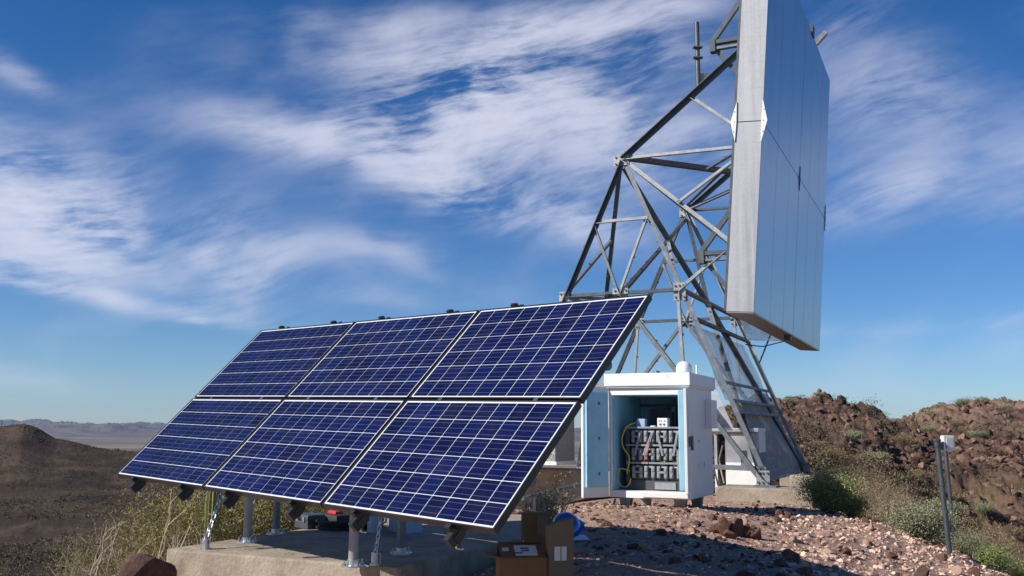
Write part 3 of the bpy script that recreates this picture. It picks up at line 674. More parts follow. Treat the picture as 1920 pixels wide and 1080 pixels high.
# beams that hold the reflector, part of the tower
for s_ in (0, 4.64):
    ap = T(2.49, s_, ZA)
    member('hanger', ap, RP(s_, ZA-RB-.05, -.1), 'galv_light' if s_ == 0 else 'galv_dark', .085, .012, UP)
    member('hanger', ap+UP*.05, RP(s_, 7.0-RB, -.1)+W*.12, 'galv_dark', .12, .014, -U)
    e_ = RP(s_, 3.12-RB, -.1)+W*.12
    member('hanger', ap, e_, 'galv_light', .085, .012, UP)
    md = ap.lerp(e_, .5)
    member('sub_brace', md, RP(s_, ZA-RB-.08, -.1), 'galv_light', .08, .012, UP)
    member('sub_brace', ap.lerp(RP(s_, 7.0-RB, -.1), .52), RP(s_, ZA-RB+.1, -.1), 'galv_light', .07, .012, UP)
    member('hanger', Lp(1, s_, ZM), e_+W*.25, 'galv_light' if s_ == 0 else 'galv', .085, .012, UP)
member('hanger', T(2.49, 0, ZA), RP(2.7, ZA-RB, -.1), 'galv_dark', .15, .018, UP)
member('hanger', T(2.49, 4.64, ZA), RP(2.1, ZA-RB, -.1), 'galv_light', .10, .014, UP)
member('sub_brace', T(2.49, 0, ZA).lerp(RP(2.7, ZA-RB, -.1), .52), RP(0, ZA-RB, -.1), 'galv', .08, .012, UP)
member('sub_brace', T(2.49, 4.64, ZA+.1), RP(1.0, ZA-RB+.5, -.1), 'galv_dark', .08, .012, UP)
# pipe mast clamped to the upper beam
b0_ = on(1309, 150, 0)
an = thing('pipe_mast', tuple(b0_), 'short dark pipe mast clamped upright on the upper tower beam', 'mast')
MB().tube([b0_-UP*.15, b0_+UP*1.12], .045, 12).build('pipe', M['galv_dark'], an, True)
MB().box(b0_+V(.09, 0, .05), (.09, .008, .08)).build('mount_plate', M['galv'], an)
for zz in (.62, .42): MB().box(b0_+UP*zz+V(0, -.03, 0), (.085, .05, .012)).build('pipe_clamp', M['bolt'], an)

# --------------- plastic sheets around the lower tower
def wav(name, p00, p10, p11, p01, m, label, amp=.03, nx=14, ny=20, seed=0, th=.005):
    mb = MB(); n = (p10-p00).cross(p01-p00).normalized(); vs = []
    for k in (0, 1):
        for j in range(ny+1):
            for i in range(nx+1):
                a, b = i/nx, j/ny; p = p00.lerp(p10, a).lerp(p01.lerp(p11, a), b)
                d = amp*float(fbm(np.array([a*3+seed]), np.array([b*4]), 3)[0]); vs.append(p+n*(d+k*th))
    W_ = nx+1; off = W_*(ny+1); fs = []
    for j in range(ny):
        for i in range(nx):
            a = j*W_+i; fs.append((a, a+1, a+W_+1, a+W_)); fs.append((off+a, off+a+W_, off+a+W_+1, off+a+1))
    mb.face_block(vs, fs); o = mb.build(name, m, None, True); return tag(o, label, 'sheet')
nr = (W*-1+UP*.42).normalized()
sh = lambda s_, z_, o=.0: Lp(1, s_, z_)+nr*(-.06+o)
wav('plastic_sheet', sh(.05, .55), sh(4.6, .55), sh(4.6, 1.9), sh(.05, 1.9), M['sheet'], 'clear weathered plastic sheet fixed on sloping tower side below the reflector', seed=1)
wav('plastic_sheet', sh(.5, ZB+.05, .01), sh(4.6, ZB+.05, .01), sh(4.6, .53, .01), sh(.5, .53, .01), M['sheet_dull'], 'scuffed grey plastic sheet covering foot of sloping tower side', seed=4)
pa, pb = T(.35, -.02, .95), T(2.2, -.02, .95)
wav('plastic_sheet', T(.55, .2, .0), T(3.2, .2, .0), T(3.2, .2, .82), T(.9, .2, .82), M['sheet'], 'clear upright plastic sheet between white cabinet and near tower leg', .015, seed=7)
MB().box(T(1.9, .16, .82), (1.25, .02, .045), (W, U, UP)).build('batten', M['galv_light'], tw)
q0, q1, q2, q3 = on(1383, 596, 2.6), on(1400, 638, 3.0), on(1478, 640, 4.4), on(1440, 622, 3.6)
wav('torn_plastic', q0, q1, q2, q3, M['sheet'], 'torn clear plastic scrap sagging under the reflector', .12, seed=9)
tag(MB().tube([on(1398, 646, 3), on(1430, 650, 3.3), on(1470, 640, 3.9), on(1487, 626, 4.3)], .012, 6).build('hanging_cable', M['black_rubber'], None, True), 'thin dark cable sagging under the reflector bottom', 'cable')
tag(MB().tube([on(1447, 622, 3.6), on(1424, 680, 4.0)], .018, 6).build('steel_rod', M['galv_dark']), 'thin dark rod slanting below the reflector beside torn plastic', 'rod')

# --------------- concrete piers
def pier(px0, px1, label, cx, cy, hx, hy, z=-.93):
    mb = MB(); mb.box(V(cx, cy, z-.22), (hx, hy, .22), (W, U, UP), .02)
    return tag(mb.build('concrete_pier', M['concrete']), label, 'pier')
c_ = T(-.02, .0, 0); pier(0, 0, 'concrete pier under near right tower leg beside the green bush', c_.x, c_.y, .78, .45)
c_ = T(0, 4.64, 0); pier(0, 0, 'concrete pier under far right tower leg behind the green bush', c_.x, c_.y, .5, .45)
c_ = T(5.2, 4.64, 0); pier(0, 0, 'concrete pier under far left tower leg behind the cabinet', c_.x, c_.y, .5, .45)
c_ = T(4.0, .0, 0); pier(0, 0, 'long concrete footing at left behind open cabinet door', c_.x, c_.y, 1.45, .4, -.72)
blk = T(-.55, .3, 0)
mb = MB(); mb.box(V(blk.x, blk.y, -.83), (.2, .14, .1), (W, U, UP), .03); tag(mb.build('concrete_block', M['concrete']), 'loose pale concrete block on pier right of tower foot', 'block')

# ------------------------------------------------------------------ white battery cabinet
CX, CU = -W, U                          # width to the right, depth away
FR = V(2.24, 11.9, -.86); WC, HC, DC = 1.06, 1.42, 1.25
FL = FR-CX*WC
cb = thing('battery_cabinet', tuple(FL+CX*WC/2+CU*DC/2-UP*.16), 'open white equipment cabinet with pale blue lining full of batteries', 'cabinet')
AX = (CX, CU, UP)
def C(a, d, z): return FL+CX*a+CU*d+UP*z
shell = MB(); tk = .035
shell.box(C(tk/2, DC/2, HC/2), (tk/2, DC/2, HC/2), AX, .006)
shell.box(C(WC-tk/2, DC/2, HC/2), (tk/2, DC/2, HC/2), AX, .006)
shell.box(C(WC/2, DC-tk/2, HC/2), (WC/2-tk, tk/2, HC/2), AX)
shell.box(C(WC/2, DC/2, .045), (WC/2-tk, DC/2-.002, .043), AX)
shell.box(C(WC/2, DC/2+.02, HC-.04), (WC/2-tk, DC/2-.04, .04), AX)
shell.box(C(WC/2, .02, HC-.055), (WC/2-tk, .02, .053), AX)
shell.build('body', M['white'], cb)
ln = MB()
ln.box(C(tk+.012, DC/2, HC/2), (.011, DC/2-.04, HC/2-.10), AX); ln.box(C(WC-tk-.012, DC/2, HC/2), (.011, DC/2-.04, HC/2-.10), AX)
ln.box(C(WC/2, DC-tk-.02, HC/2), (WC/2-tk-.025, .012, HC/2-.10), AX); ln.box(C(WC/2, DC/2, HC-.1), (WC/2-tk-.03, DC/2-.05, .012), AX)
ln.build('lining', M['cyan'], cb)
lid = MB(); lid.box(C(WC/2, DC/2, HC+.085), (WC/2+.045, DC/2+.06, .083), AX, .012); lid.box(C(WC/2, DC/2-.0, HC-.004), (WC/2+.03, DC/2+.04, .012), AX)
lid.build('roof_lid', M['white'], cb)
MB().box(C(.30, -.005, .0), (.0, .0, .0), AX)
MB().box(C(WC*.7, -.012, .045), (WC*.28, .012, .028), AX, .004).build('sill_trim', M['paper'], cb)
for a_, d_ in ((.16, .2), (.88, .22), (.16, DC-.2), (.88, DC-.2)):
    p_ = C(a_, d_, -.09); MB().prism([(-.08, .09), (.08, .09), (.05, -.13), (-.05, -.13)], p_-CU*.05, p_+CU*.05, CX, UP).build('foot', M['galv_light'], cb)
# left door, swung wide open
hinge = C(.0, -.01, 0); free = V(.93, 12.12, FL.z); dd = V(free.x-hinge.x, free.y-hinge.y, 0); dl_ = dd.length; dd.normalize(); dn_ = UP.cross(dd)
if dn_.y > 0: dn_ = -dn_
ld = MB().box(hinge+dd*(dl_/2)+UP*(HC/2)-dn_*.03, (dl_/2, .022, HC/2), (dd, dn_, UP), .008).build('door', M['white'], cb)
MB().box(hinge+dd*(dl_/2)+UP*(HC/2+.03)-dn_*.0+dn_*.012, (dl_/2-.03, .02, HC/2-.1), (dd, dn_, UP), .012).build('door_lining', M['cyan'], ld)
MB().box(hinge+dd*(dl_-.045)+UP*(HC/2+.03)+dn_*.042, (.035, .012, HC/2-.11), (dd, dn_, UP), .008).build('door_gasket', M['cyan'], ld)
for zz in (.3, .75, 1.2): MB().box(hinge+dd*(dl_*.45)+UP*zz+dn_*.035, (.012, .004, .02), (dd, dn_, UP)).build('latch_catch', M['bolt'], ld)
# right door: seen edge-on, folded along the jamb
rdr = V(-.28, -.96, 0).normalized(); rx = UP.cross(rdr).normalized()
hb_ = C(WC-.02, -.012, 0)
rd = MB().box(hb_+rdr*.085+UP*(HC/2+.02)+rx*0, (.085, .018, HC/2-.06), (rdr, rx, UP), .006).build('door', M['white'], cb)
MB().box(hb_+rdr*.09-CX*.055+UP*(HC/2+.03), (.075, .034, HC/2-.09), (rdr, rx, UP), .01).build('door_lining', M['cyan'], rd)
MB().box(hb_+rdr*.05+CX*.04+UP*.72, (.02, .012, .06), (rdr, rx, UP), .006).build('door_handle', M['bolt'], rd)
MB().box(C(WC+.01, .12, .7), (.012, .035, .09), AX, .004).build('latch', M['bolt'], cb)
sb = MB().box(C(WC+.045, DC*.82, 1.08), (.045, .16, .19), AX, .01).build('side_box', M['white'], cb)
MB().box(C(WC+.06, DC*.42, .42), (.002, .03, .035), (CX, (CU+UP).normalized(), (UP-CU).normalized())).build('warning_mark', M['jug'], cb)
MB().lathe(C(WC+.004, .48, .72), [(.014, 0), (.014, .006), (0, .006)], 10, (CU, UP, CX)).build('vent_plug', M['bolt'], cb)
MB().tube([C(.45-.5+.12, .02, -.02), C(.05, .0, -.12), C(.12, -.05, -.19), C(.22, -.02, -.17)], .016, 8).build('cable_tail', M['galv'], cb, True)
rl = MB(); rl.tube([C(WC-.02, .55, HC+.16), C(WC-.02, .55, HC+.30)], .012, 8); rl.build('mast_stub', M['white'], cb)
# dome antenna on the roof
dm = C(WC*.80, .62, HC+.168); da = thing('dome_antenna', tuple(dm), 'small white dome antenna on the roof of the white cabinet', 'antenna')
prof = [(0.125, 0), (.125, .035), (.105, .04), (.105, .10)]+[(.105*math.cos(a), .10+.09*math.sin(a)) for a in np.linspace(.15, math.pi/2, 8)]
MB().lathe(dm, [(.125, 0), (.125, .03), (.105, .036)], 24).build('collar', M['white_plastic'], da, True)
MB().lathe(dm, prof[2:], 24).build('dome', M['white_plastic'], da, True)
kn = C(.42, .8, HC+.168); tag(MB().lathe(kn, [(.05, 0), (.05, .05), (.04, .075), (0, .085)], 14).build('vent_cap', M['bolt'], None, True), 'small dark round vent cap on left of cabinet roof', 'vent')
# inside: rack, batteries, boxes, cables
rk = thing('battery_rack', tuple(C(.66, .45, .09)), 'dark steel rack holding three tiers of batteries in the cabinet', 'rack')
BW, BH = .168, .215; X0 = .235; D0 = .20
for j in range(4): MB().box(C(X0+2*BW+.03, D0+.28, .215+j*(BH+.012)-.006), (2*BW+.10, .28, .006), AX).build('shelf', M['batt'], rk)
for j in range(1, 4): MB().box(C(X0+2*BW+.03, D0-.03, .215+j*(BH+.012)-.004), (2*BW+.09, .008, .012), AX, .003).build('front_bar', M['batt_top'], rk)
for a_ in (X0-.045, X0+4*BW+.10): MB().box(C(a_, D0+.01, .215+1.5*(BH+.012)), (.028, .02, 1.5*(BH+.012)), AX, .004).build('upright', M['batt'], rk)
MB().box(C(X0+2*BW+.03, D0+.25, .15), (2*BW+.10, .25, .055), AX, .006).build('plinth', M['batt'], rk)
MB().box(C(X0+2*BW+.12, D0-.012, .15), (.14, .008, .045), AX, .004).build('plinth_cover', M['batt_top'], rk)
for j in range(3):
    for k in range(3): MB().lathe(C(X0+4*BW+.10, D0-.012, .27+j*(BH+.012)+k*.06), [(.009, 0), (.009, .01), (0, .01)], 8, (CX, UP, -CU)).build('bolt', M['silver'], rk)
def battery(j, i, lab):
    c0_ = C(X0+(i+.5)*BW, D0, .215+j*(BH+.012)); b_ = thing('battery', tuple(c0_), lab, 'battery', 'batteries stacked in the white cabinet')
    P_ = lambda a, d, z: c0_+CX*a+CU*d+UP*z
    MB().box(P_(0, .24, BH/2-.004), (BW/2-.004, .23, BH/2-.008), AX, .008).build('case', M['batt'], b_)
    for sgn in (-1, 1):
        tm = MB(); tm.box(P_(sgn*.047, -.012, BH*.5), (.024, .022, BH*.36), AX, .012); tm.box(P_(sgn*.047, -.036, BH*.66), (.017, .01, .022), AX, .006); tm.box(P_(sgn*.047, -.036, BH*.30), (.017, .01, .022), AX, .006)
        tm.build('terminal_cover', M['batt_top'], b_)
    if (i+j) % 2 == 0: MB().box(P_(0, -.03, BH*.5), (.05, .012, .014), AX, .004).build('link', M['batt_top'], b_)
    MB().box(P_(-.0, .004, BH*.83), (.022, .003, .012), AX).build('white_tag', M['paper'], b_)
    if j < 2 and i > 1: MB().box(P_(0, .004, BH*(.95 if j == 0 else .08)), (.03, .003, .006), AX).build('green_tag', M['green'], b_)
    return b_
ordn = ['leftmost', 'second from left', 'third from left', 'rightmost']; tier = ['bottom', 'middle', 'top']
bat = {}
for j in range(3):
    for i in range(4): bat[j, i] = battery(j, i, f'dark grey battery {ordn[i]} in the {tier[j]} tier of the cabinet rack')
for (i0, i1, sh_) in ((0, 0, -.07), (0, 1, -.12), (1, 1, -.09), (2, 2, .07), (3, 3, -.06)):
    p = C(X0+(i0+.5)*BW+.05*(1 if i0 in (0, 3) else (-1 if i1 == 2 else (1 if sh_ == -.09 else -1)))+(BW if (i0, i1) == (0, 1) else 0), D0-.05, .215+2*(BH+.012)+BH*.72)
    q = p+CX*sh_-UP*(BH*1.35)
    d_ = (q-p).normalized(); MB().box(p.lerp(q, .5), (.015, .012, (q-p).length/2), (d_.cross(CU).normalized(), CU, d_), .006).build('strap', M['batt_top'], bat[2, i0])
p = C(X0+3.85*BW, D0-.05, .215+(BH+.012)+BH*.6); q = p-UP*BH*1.3
MB().box(p.lerp(q, .5), (.016, .012, (q-p).length/2), AX, .006).build('strap', M['batt_top'], bat[1, 3])
ztop = .215+3*(BH+.012)
jb = thing('junction_box', tuple(C(.36, D0+.10, ztop)), 'pale grey junction box at left on top of the batteries', 'box')
MB().box(C(.36, D0+.08, ztop+.055), (.055, .05, .055), AX, .006).build('housing', M['jug'], jb); MB().box(C(.30, D0+.06, ztop+.06), (.012, .02, .02), AX).build('cable_gland', M['bolt'], jb)
ob = thing('outlet_box', tuple(C(.66, D0+.08, ztop)), 'white box with five round black holes on top of the batteries', 'box')
MB().box(C(.66, D0+.06, ztop+.06), (.068, .06, .06), AX, .006).build('housing', M['white_plastic'], ob)
for hx_, hz_, r_ in ((-.04, .083, .008), (-.015, .083, .008), (.035, .083, .009), (-.025, .038, .015), (.025, .038, .015)):
    MB().lathe(C(.66+hx_, D0-.0005, ztop+hz_), [(r_, 0), (r_, .003), (0, .003)], 14, (CX, UP, -CU)).build('hole', M['bolt'], ob)
tag(MB().box(C(.52, D0+.05, ztop+.012), (.028, .03, .011), AX, .003).build('terminal_block', M['white_plastic']), 'tiny white terminal block between two boxes on the batteries', 'block')
gear = thing('charge_controller', tuple(C(.55, DC-.28, .09)), 'dim grey controller box at back of cabinet above batteries', 'controller')
MB().box(C(.44, DC-.25, 1.02), (.16, .08, .13), AX, .01).build('housing', M['galv_dark'], gear); MB().box(C(.82, DC-.25, 1.02), (.14, .08, .13), AX, .01).build('housing', M['galv_dark'], gear)
MB().tube([C(.62, DC-.3, .1), C(.62, DC-.3, 1.27)], .02, 8).build('conduit', M['galv'], gear, True); MB().box(C(.62, DC-.32, 1.15), (.03, .03, .04), AX).build('elbow', M['galv'], gear)
MB().box(C(.55, DC-.28, 1.2), (.42, .02, .015), AX).build('shelf_bar', M['galv_dark'], gear)
cbn = 0
for k, (off, m_, lab) in enumerate(((0, 'yellow', 'yellow cable looping down from left junction box in cabinet'), (.018, 'yellow', 'thin yellow cable curled at lower left inside cabinet'), (.0, 'red', 'thin red wire across the front of the batteries'))):
    if k == 0: pts = [(.30, .2, ztop+.06), (.20, .12, ztop+.0), (.14, .1, ztop-.16), (.17, .1, ztop-.28), (.23, .12, ztop-.38), (.22, .12, ztop-.5), (.20, .12, .30)]
    elif k == 1: pts = [(.24, .12, .33), (.12, .1, .36), (.08, .1, .26), (.10, .1, .17), (.16, .1, .125), (.23, .1, .16), (.25, .12, .24)]
    else: pts = [(.50, .13, .72), (.49, .12, .60), (.45, .12, .54), (.43, .12, .44)]
    pv_ = [C(*p) for p in pts]; sm = []
    for i in range(len(pv_)-1):
        p0, p1, p2, p3 = pv_[max(i-1, 0)], pv_[i], pv_[i+1], pv_[min(i+2, len(pv_)-1)]
        for s_ in range(6):
            x = s_/6; sm.append(.5*((2*p1)+(-p0+p2)*x+(2*p0-5*p1+4*p2-p3)*x*x+(-p0+3*p1-3*p2+p3)*x**3))
    sm.append(pv_[-1]); tag(MB().tube(sm, .008 if k < 2 else .004, 6).build('cable', M[m_], None, True), lab, 'cable')

# second, smaller cabinet behind
F2 = V(3.72, 17.2, -1.12)
s2 = thing('equipment_cabinet', tuple(F2), 'smaller white cabinet with open door behind the big battery cabinet', 'cabinet')
def C2(a, d, z): return F2+CX*a+CU*d+UP*z
sh2 = MB()
for b in ((0, .25, .45, .02, .25, .45), (.62, .25, .45, .02, .25, .45), (.31, .25, .885, .29, .25, .018), (.31, .25, .015, .29, .25, .015), (.31, .49, .45, .29, .012, .43)):
    sh2.box(C2(b[0], b[1], b[2]), (b[3], b[4], b[5]), AX)
sh2.build('body', M['white'], s2)
MB().box(C2(.30, .2, .93), (.35, .30, .028), AX, .008).build('roof_lid', M['white'], s2)
d2 = MB().box(C2(.385, -.02, .45), (.235, .012, .42), AX, .005).build('door', M['white'], s2)
MB().box(C2(.42, -.036, .5), (.045, .003, .13), AX).build('door_vent', M['galv'], d2); MB().box(C2(.50, -.036, .70), (.04, .003, .035), AX).build('label', M['paper'], d2)
MB().lathe(C2(.20, -.034, .4), [(.018, 0), (.018, .02), (0, .02)], 10, (CX, UP, -CU)).build('door_knob', M['bolt'], d2)
for zz in (.25, .5, .7): MB().box(C2(.2, .25, zz), (.15, .16, .07), AX, .01).build('module', M['batt'], s2)
MB().tube([C2(.10, .03, .7), C2(.05, .0, .5), C2(.08, .0, .3), C2(.11, .02, .15)], .012, 6).build('cable', M['twig'], s2)
MB().box(C2(.1, .1, -.10), (.35, .03, .03), AX).build('skid', M['paper'], s2)
MB().box(C2(.1, .42, -.10), (.35, .03, .03), AX).build('skid', M['paper'], s2)
for a_ in (.0, .6):
    for d_ in (.05, .45): MB().box(C2(a_, d_, -.1), (.03, .03, .09), AX).build('foot', M['galv'], s2)
s2.scale = (1.22,)*3
# black handle-like hoop on pier
hp = T(1.05, -.12, -.93); tag(MB().tube([hp, hp+UP*.28+W*-.03, hp+UP*.30-W*.2, hp-W*.26+UP*.0], .014, 8).build('steel_hoop', M['bolt'], None, True), 'dark bent steel hoop on the pier at tower foot', 'hoop')

# embossed metal box left of cabinet
eb = T(4.3, -.6, 0); ez = -.62
em = thing('metal_enclosure', (eb.x, eb.y, ez), 'textured grey metal enclosure partly hidden behind the open cabinet door', 'enclosure')
MB().box(V(eb.x, eb.y, ez+.6), (.9, .45, .55), (W, U, UP), .01).build('panel', M['emboss'], em)
MB().box(V(eb.x, eb.y, ez+.035), (.93, .48, .03), (W, U, UP), .005).build('base_rail', M['white'], em)
tag(MB().tube([place(980, 935, -1.05), place(1015, 925, -1.0), place(1050, 917, -.95), place(1098, 907, -.9)], .03, 8).build('conduit_pipe', M['galv'], None, True), 'grey conduit pipe lying on ground left of the cabinet', 'pipe')

# ------------------------------------------------------------------ cardboard boxes and hard hat
def carton(px, py, z, yaw, hx, hy, hz, m, label, flaps, lab=True, tilt=0):
    p = place(px, py, z); p = V(p.x, p.y, z); x = V(math.cos(yaw), math.sin(yaw), 0); y = UP.cross(x); ax = (x, y, UP)
    ro = thing('cardboard_box', tuple(p), label, 'box'); th = .004; bd = MB()
    bd.box(p+UP*(hz)+x*hx, (th, hy, hz), ax); bd.box(p+UP*hz-x*hx, (th, hy, hz), ax); bd.box(p+UP*hz+y*hy, (hx-th, th, hz), ax); bd.box(p+UP*hz-y*hy, (hx-th, th, hz), ax); bd.box(p+UP*.004, (hx-th, hy-th, .004), ax)
    bd.build('carton', m, ro)
    for (side, ang, ln_) in flaps:
        d, h_, w_ = {'x+': (x, hx, hy), 'x-': (-x, hx, hy), 'y+': (y, hy, hx), 'y-': (-y, hy, hx)}[side]
        e = p+UP*(2*hz+.003)+d*h_; fd = (d*math.cos(ang)+UP*math.sin(ang)).normalized(); sd = UP.cross(d)
        f_ = MB().box(e+fd*(ln_/2), (ln_/2, w_-.005, .003), (fd, sd, fd.cross(sd))).build('flap', m, ro)
        if lab and side == 'y-':
            nn = fd.cross(sd); nn = nn if nn.z > 0 else -nn
            MB().box(e+fd*(ln_*.5)+nn*.0045+sd*w_*(-.15 if sd.dot(x) < 0 else .15), (ln_*.38, w_*.48, .001), (fd, sd, nn)).build('shipping_label', M['paper'], f_)
            for k_ in range(3): MB().box(e+fd*(ln_*(.3+.18*k_))+nn*.0062+sd*w_*(.12 if k_ else -.2), (ln_*.05, w_*(.18), .0006), (fd, sd, nn)).build('print', M['ink'], f_)
            MB().box(e+fd*(ln_*.6)+nn*.0045-sd*w_*.72*(1 if sd.dot(x) > 0 else -1), (ln_*.12, w_*.14, .001), (fd, sd, nn)).build('tape', M['paper'], f_)
        if side == 'x+' and lab:
            nn = -x*math.sin(ang)+UP*math.cos(ang)
            for q_ in (-1, 1):
                MB().box(p+x*(hx+.005)+UP*hz*1.3+y*(q_*.02), (.001, .015, .04), ax).build('tape', M['paper'], ro)
    return ro
carton(977, 1126, -1.13, .13, .155, .12, .145, M['card'], 'open brown carton with white shipping label flap in front of the array', [('y-', 2.75, .17), ('x-', .1, .09), ('y+', 1.9, .08)])
def flatbox(p, x, hw, hd, hh, m, label, tape):
    y = UP.cross(x); ro = thing('cardboard_box', tuple(p), label, 'box')
    MB().prism([(-hw, 0), (hw, 0), (hw, 2*hh), (-hw*.1, 2*hh-.022*(len(tape) > 0)), (-hw, 2*hh-.05*(len(tape) > 0))], p-y*hd, p+y*hd, x, UP).build('carton', m, ro)
    for a_ in tape: MB().box(p+UP*(hh*a_[1])-y*(hd+.001)+x*a_[0], (a_[2], .001, a_[3]), (x, y, UP)).build('tape', M['paper'], ro)
    return ro
pb_ = place(1049, 1128, -1.13); pb_ = V(pb_.x, pb_.y, -1.13)
flatbox(pb_, V(.98, .17, 0).normalized(), .085, .05, .272, M['card2'], 'tall greyish carton with two white tape strips right of open carton', ((-.025, 1.16, .02, .045), (.02, 1.16, .018, .045)))
pc_ = place(1003, 1050, -1.12); pc_ = V(pc_.x, pc_.y, -1.12)
flatbox(pc_, V(.99, .12, 0).normalized(), .113, .07, .20, M['card'], 'upright brown carton standing behind the open carton', ())
MBs = MB().box(pc_+V(.065, -.074, .30), (.048, .003, .085)); o_ = MBs.build('carton_panel', M['card2'], bpy.data.objects[[o.name for o in bpy.data.objects if o.get('label', '').startswith('upright brown carton')][0]])
tag(MB().box(pc_+V(-.005, .09, .262), (.012, .012, .262)).build('wooden_stake', M['paper']), 'pale thin wooden stake standing behind the brown cartons', 'stake')
# hard hat lying tipped on the tall carton
hp_ = ray(1062, 990)*6.76; hatax_z = V(-.25, -.35, .9).normalized(); hx_ = V(.9, .1, .0); hx_ = (hx_-hatax_z*hx_.dot(hatax_z)).normalized(); hy_ = hatax_z.cross(hx_)
hh = thing('hard_hat', tuple(hp_), 'blue hard hat with white sticker lying tipped behind the tall carton', 'hard hat')
dome = [(.104*math.cos(a), .11*math.sin(a)) for a in np.linspace(0, math.pi/2, 10)]
MB().lathe(hp_, dome, 28, (hx_, hy_*1.18, hatax_z)).build('shell', M['blue'], hh, True)
MB().lathe(hp_, [(.099, -.004), (.127, -.010), (.129, -.004), (.103, .006)], 28, (hx_, hy_*1.2, hatax_z)).build('brim', M['blue'], hh, True)
MB().box(hp_+hatax_z*.062+hy_*(-.078 if hy_.y > 0 else .078)+hx_*-.01, (.03, .010, .004), (hx_, (hy_+hatax_z*.9).normalized(), (hatax_z-hy_*.9).normalized())).build('sticker', M['paper'], hh)
pw = place(1085, 1030, -1.10); tag(MB().box(V(pw.x, pw.y+.05, -1.0), (.09, .06, .004), (V(.95, .3, .0), V(-.3, .95, .25), V(0, -.25, .97))).build('paper_sheet', M['paper']), 'loose white paper sheet beside the hard hat', 'paper')

# ------------------------------------------------------------------ conduit posts at right
def gz(p): return Hs(p.x, p.y)
def ground_at(px, Yd): d = ray(px, 800); x = d.x*Yd; return V(x, Yd, Hs(x, Yd))
pp = ground_at(1767, 10.9); top_ = ray(1757, 828)*10.9
sp = thing('conduit_post', tuple(pp), 'grey upright conduit post with small white sensor box at right', 'post')
MB().tube([pp-UP*.1, V(top_.x, top_.y, top_.z)], .029, 14).build('pipe', M['galv_dark'], sp, True)
MB().lathe(V(top_.x, top_.y, top_.z), [(.034, -.06), (.036, -.045), (.034, 0), (.044, 0), (.046, .02), (.03, .035), (0, .035)], 14).build('pipe_cap', M['galv_dark'], sp, True)
for f_ in (.38, .02+.6): q = V(*pp).lerp(V(*top_), f_); MB().lathe(q, [(.029, -.02), (.034, -.018), (.034, .018), (.029, .02)], 14).build('coupling', M['galv_dark'], sp)
p2_ = ground_at(1777, 12.3); t2_ = ray(1773, 845)*12.3
s3 = thing('conduit_post', tuple(p2_), 'second thinner grey conduit post just behind the first', 'post')
MB().tube([p2_-UP*.1, t2_], .024, 12).build('pipe', M['galv_dark'], s3, True)
bx = ray(1777, 831)*10.95
sx_ = thing('sensor_box', tuple(bx), 'small white sensor box at top of the conduit post', 'box')
MB().box(bx, (.075, .03, .088), (V(.97, .2, 0).normalized(), V(-.2, .97, 0).normalized(), UP), .014).build('housing', M['white_plastic'], sx_)
MB().box(bx+V(.012, -.032, 0), (.045, .003, .06), (V(.97, .2, 0).normalized(), V(-.2, .97, 0).normalized(), UP), .004).build('cover', M['paper'], sx_)
MB().box(bx+V(-.06, -.01, -.03), (.025, .03, .04)).build('bracket', M['bolt'], sx_)

# ------------------------------------------------------------------ rocks
def rock_mesh(seed, sub=3, flat=(1, 1, 1), jag=1.0):
    r_ = random.Random(seed); bm = bmesh.new(); bmesh.ops.create_icosphere(bm, subdivisions=sub, radius=1)
    planes = []
    for k in range(9):
        n = Vector((r_.gauss(0, 1), r_.gauss(0, 1), r_.gauss(0, 1))).normalized(); planes.append((n, r_.uniform(.45, .82)))
    for v in bm.verts:
        p = v.co.copy()
        for n, d in planes:
            e = p.dot(n)-d
            if e > 0: p -= n*e
        nn = float(fbm(np.array([p.x*3+seed]), np.array([p.y*3+p.z*2.1]), 3)[0]); p *= 1+.07*nn*jag
        v.co = Vector((p.x*flat[0], p.y*flat[1], p.z*flat[2]))
    me = bpy.data.meshes.new('rock'); bm.to_mesh(me); bm.free(); return me
protos = [rock_mesh(s_, 3, (1, random.uniform(.7, 1), random.uniform(.55, .9))) for s_ in range(10)]
mesh_var = {}
def rock(px, Yd, size, k, m, label, group=None, lift=.15, rot=None, sc=None, pos=None, name='rock'):
    key = (k, m)
    if key not in mesh_var: me = protos[k].copy(); me.materials.clear(); me.materials.append(M[m]); mesh_var[key] = me
    o = bpy.data.objects.new(name, mesh_var[key]); COL.objects.link(o)
    p = pos or ground_at(px, Yd); o.location = p+UP*(size*lift); s3_ = sc or (1, 1, 1); o.scale = (size*s3_[0], size*s3_[1], size*s3_[2])
    o.rotation_euler = rot or (random.uniform(-.4, .4), random.uniform(-.4, .4), random.uniform(0, 6.28))
    return tag(o, label, 'rock', group)
# named rocks
rb = place(296, 1072, -1.1); rock(0, 0, .24, 1, 'rock_dark', 'large dark brown boulder beside the slab left corner', None, .1, (.1, .1, .3), (.85, .8, 1.15), pos=V(rb.x+.02, rb.y-.25, -1.10), name='boulder')
rb = place(325, 1095, -1.1); rock(0, 0, .17, 4, 'rock_dark', 'low dark rock in front of the large boulder left of slab', None, .1, (.1, .1, 1.3), (1.2, 1, .6), pos=V(rb.x, rb.y-.15, -1.17), name='boulder')
jag = [(1352, 9.2, .16, 2, (.45, .5, 1.15), -.2), (1375, 9.25, .17, 3, (.42, .5, 1.1), .15), (1393, 9.3, .15, 5, (.5, .5, 1.0), .3), (1412, 9.3, .12, 6, (.7, .6, .8), .1), (1340, 9.3, .12, 7, (.7, .5, .8), 0), (1365, 9.05, .10, 8, (.8, .6, .6), .2)]
jl = ['leftmost tall upright rock slab of the jagged outcrop', 'tallest middle upright rock slab of the jagged outcrop', 'right upright rock slab of the jagged outcrop', 'squat rock at right end of the jagged outcrop', 'small rock leaning at left end of the jagged outcrop', 'low rock at the front foot of the jagged outcrop']
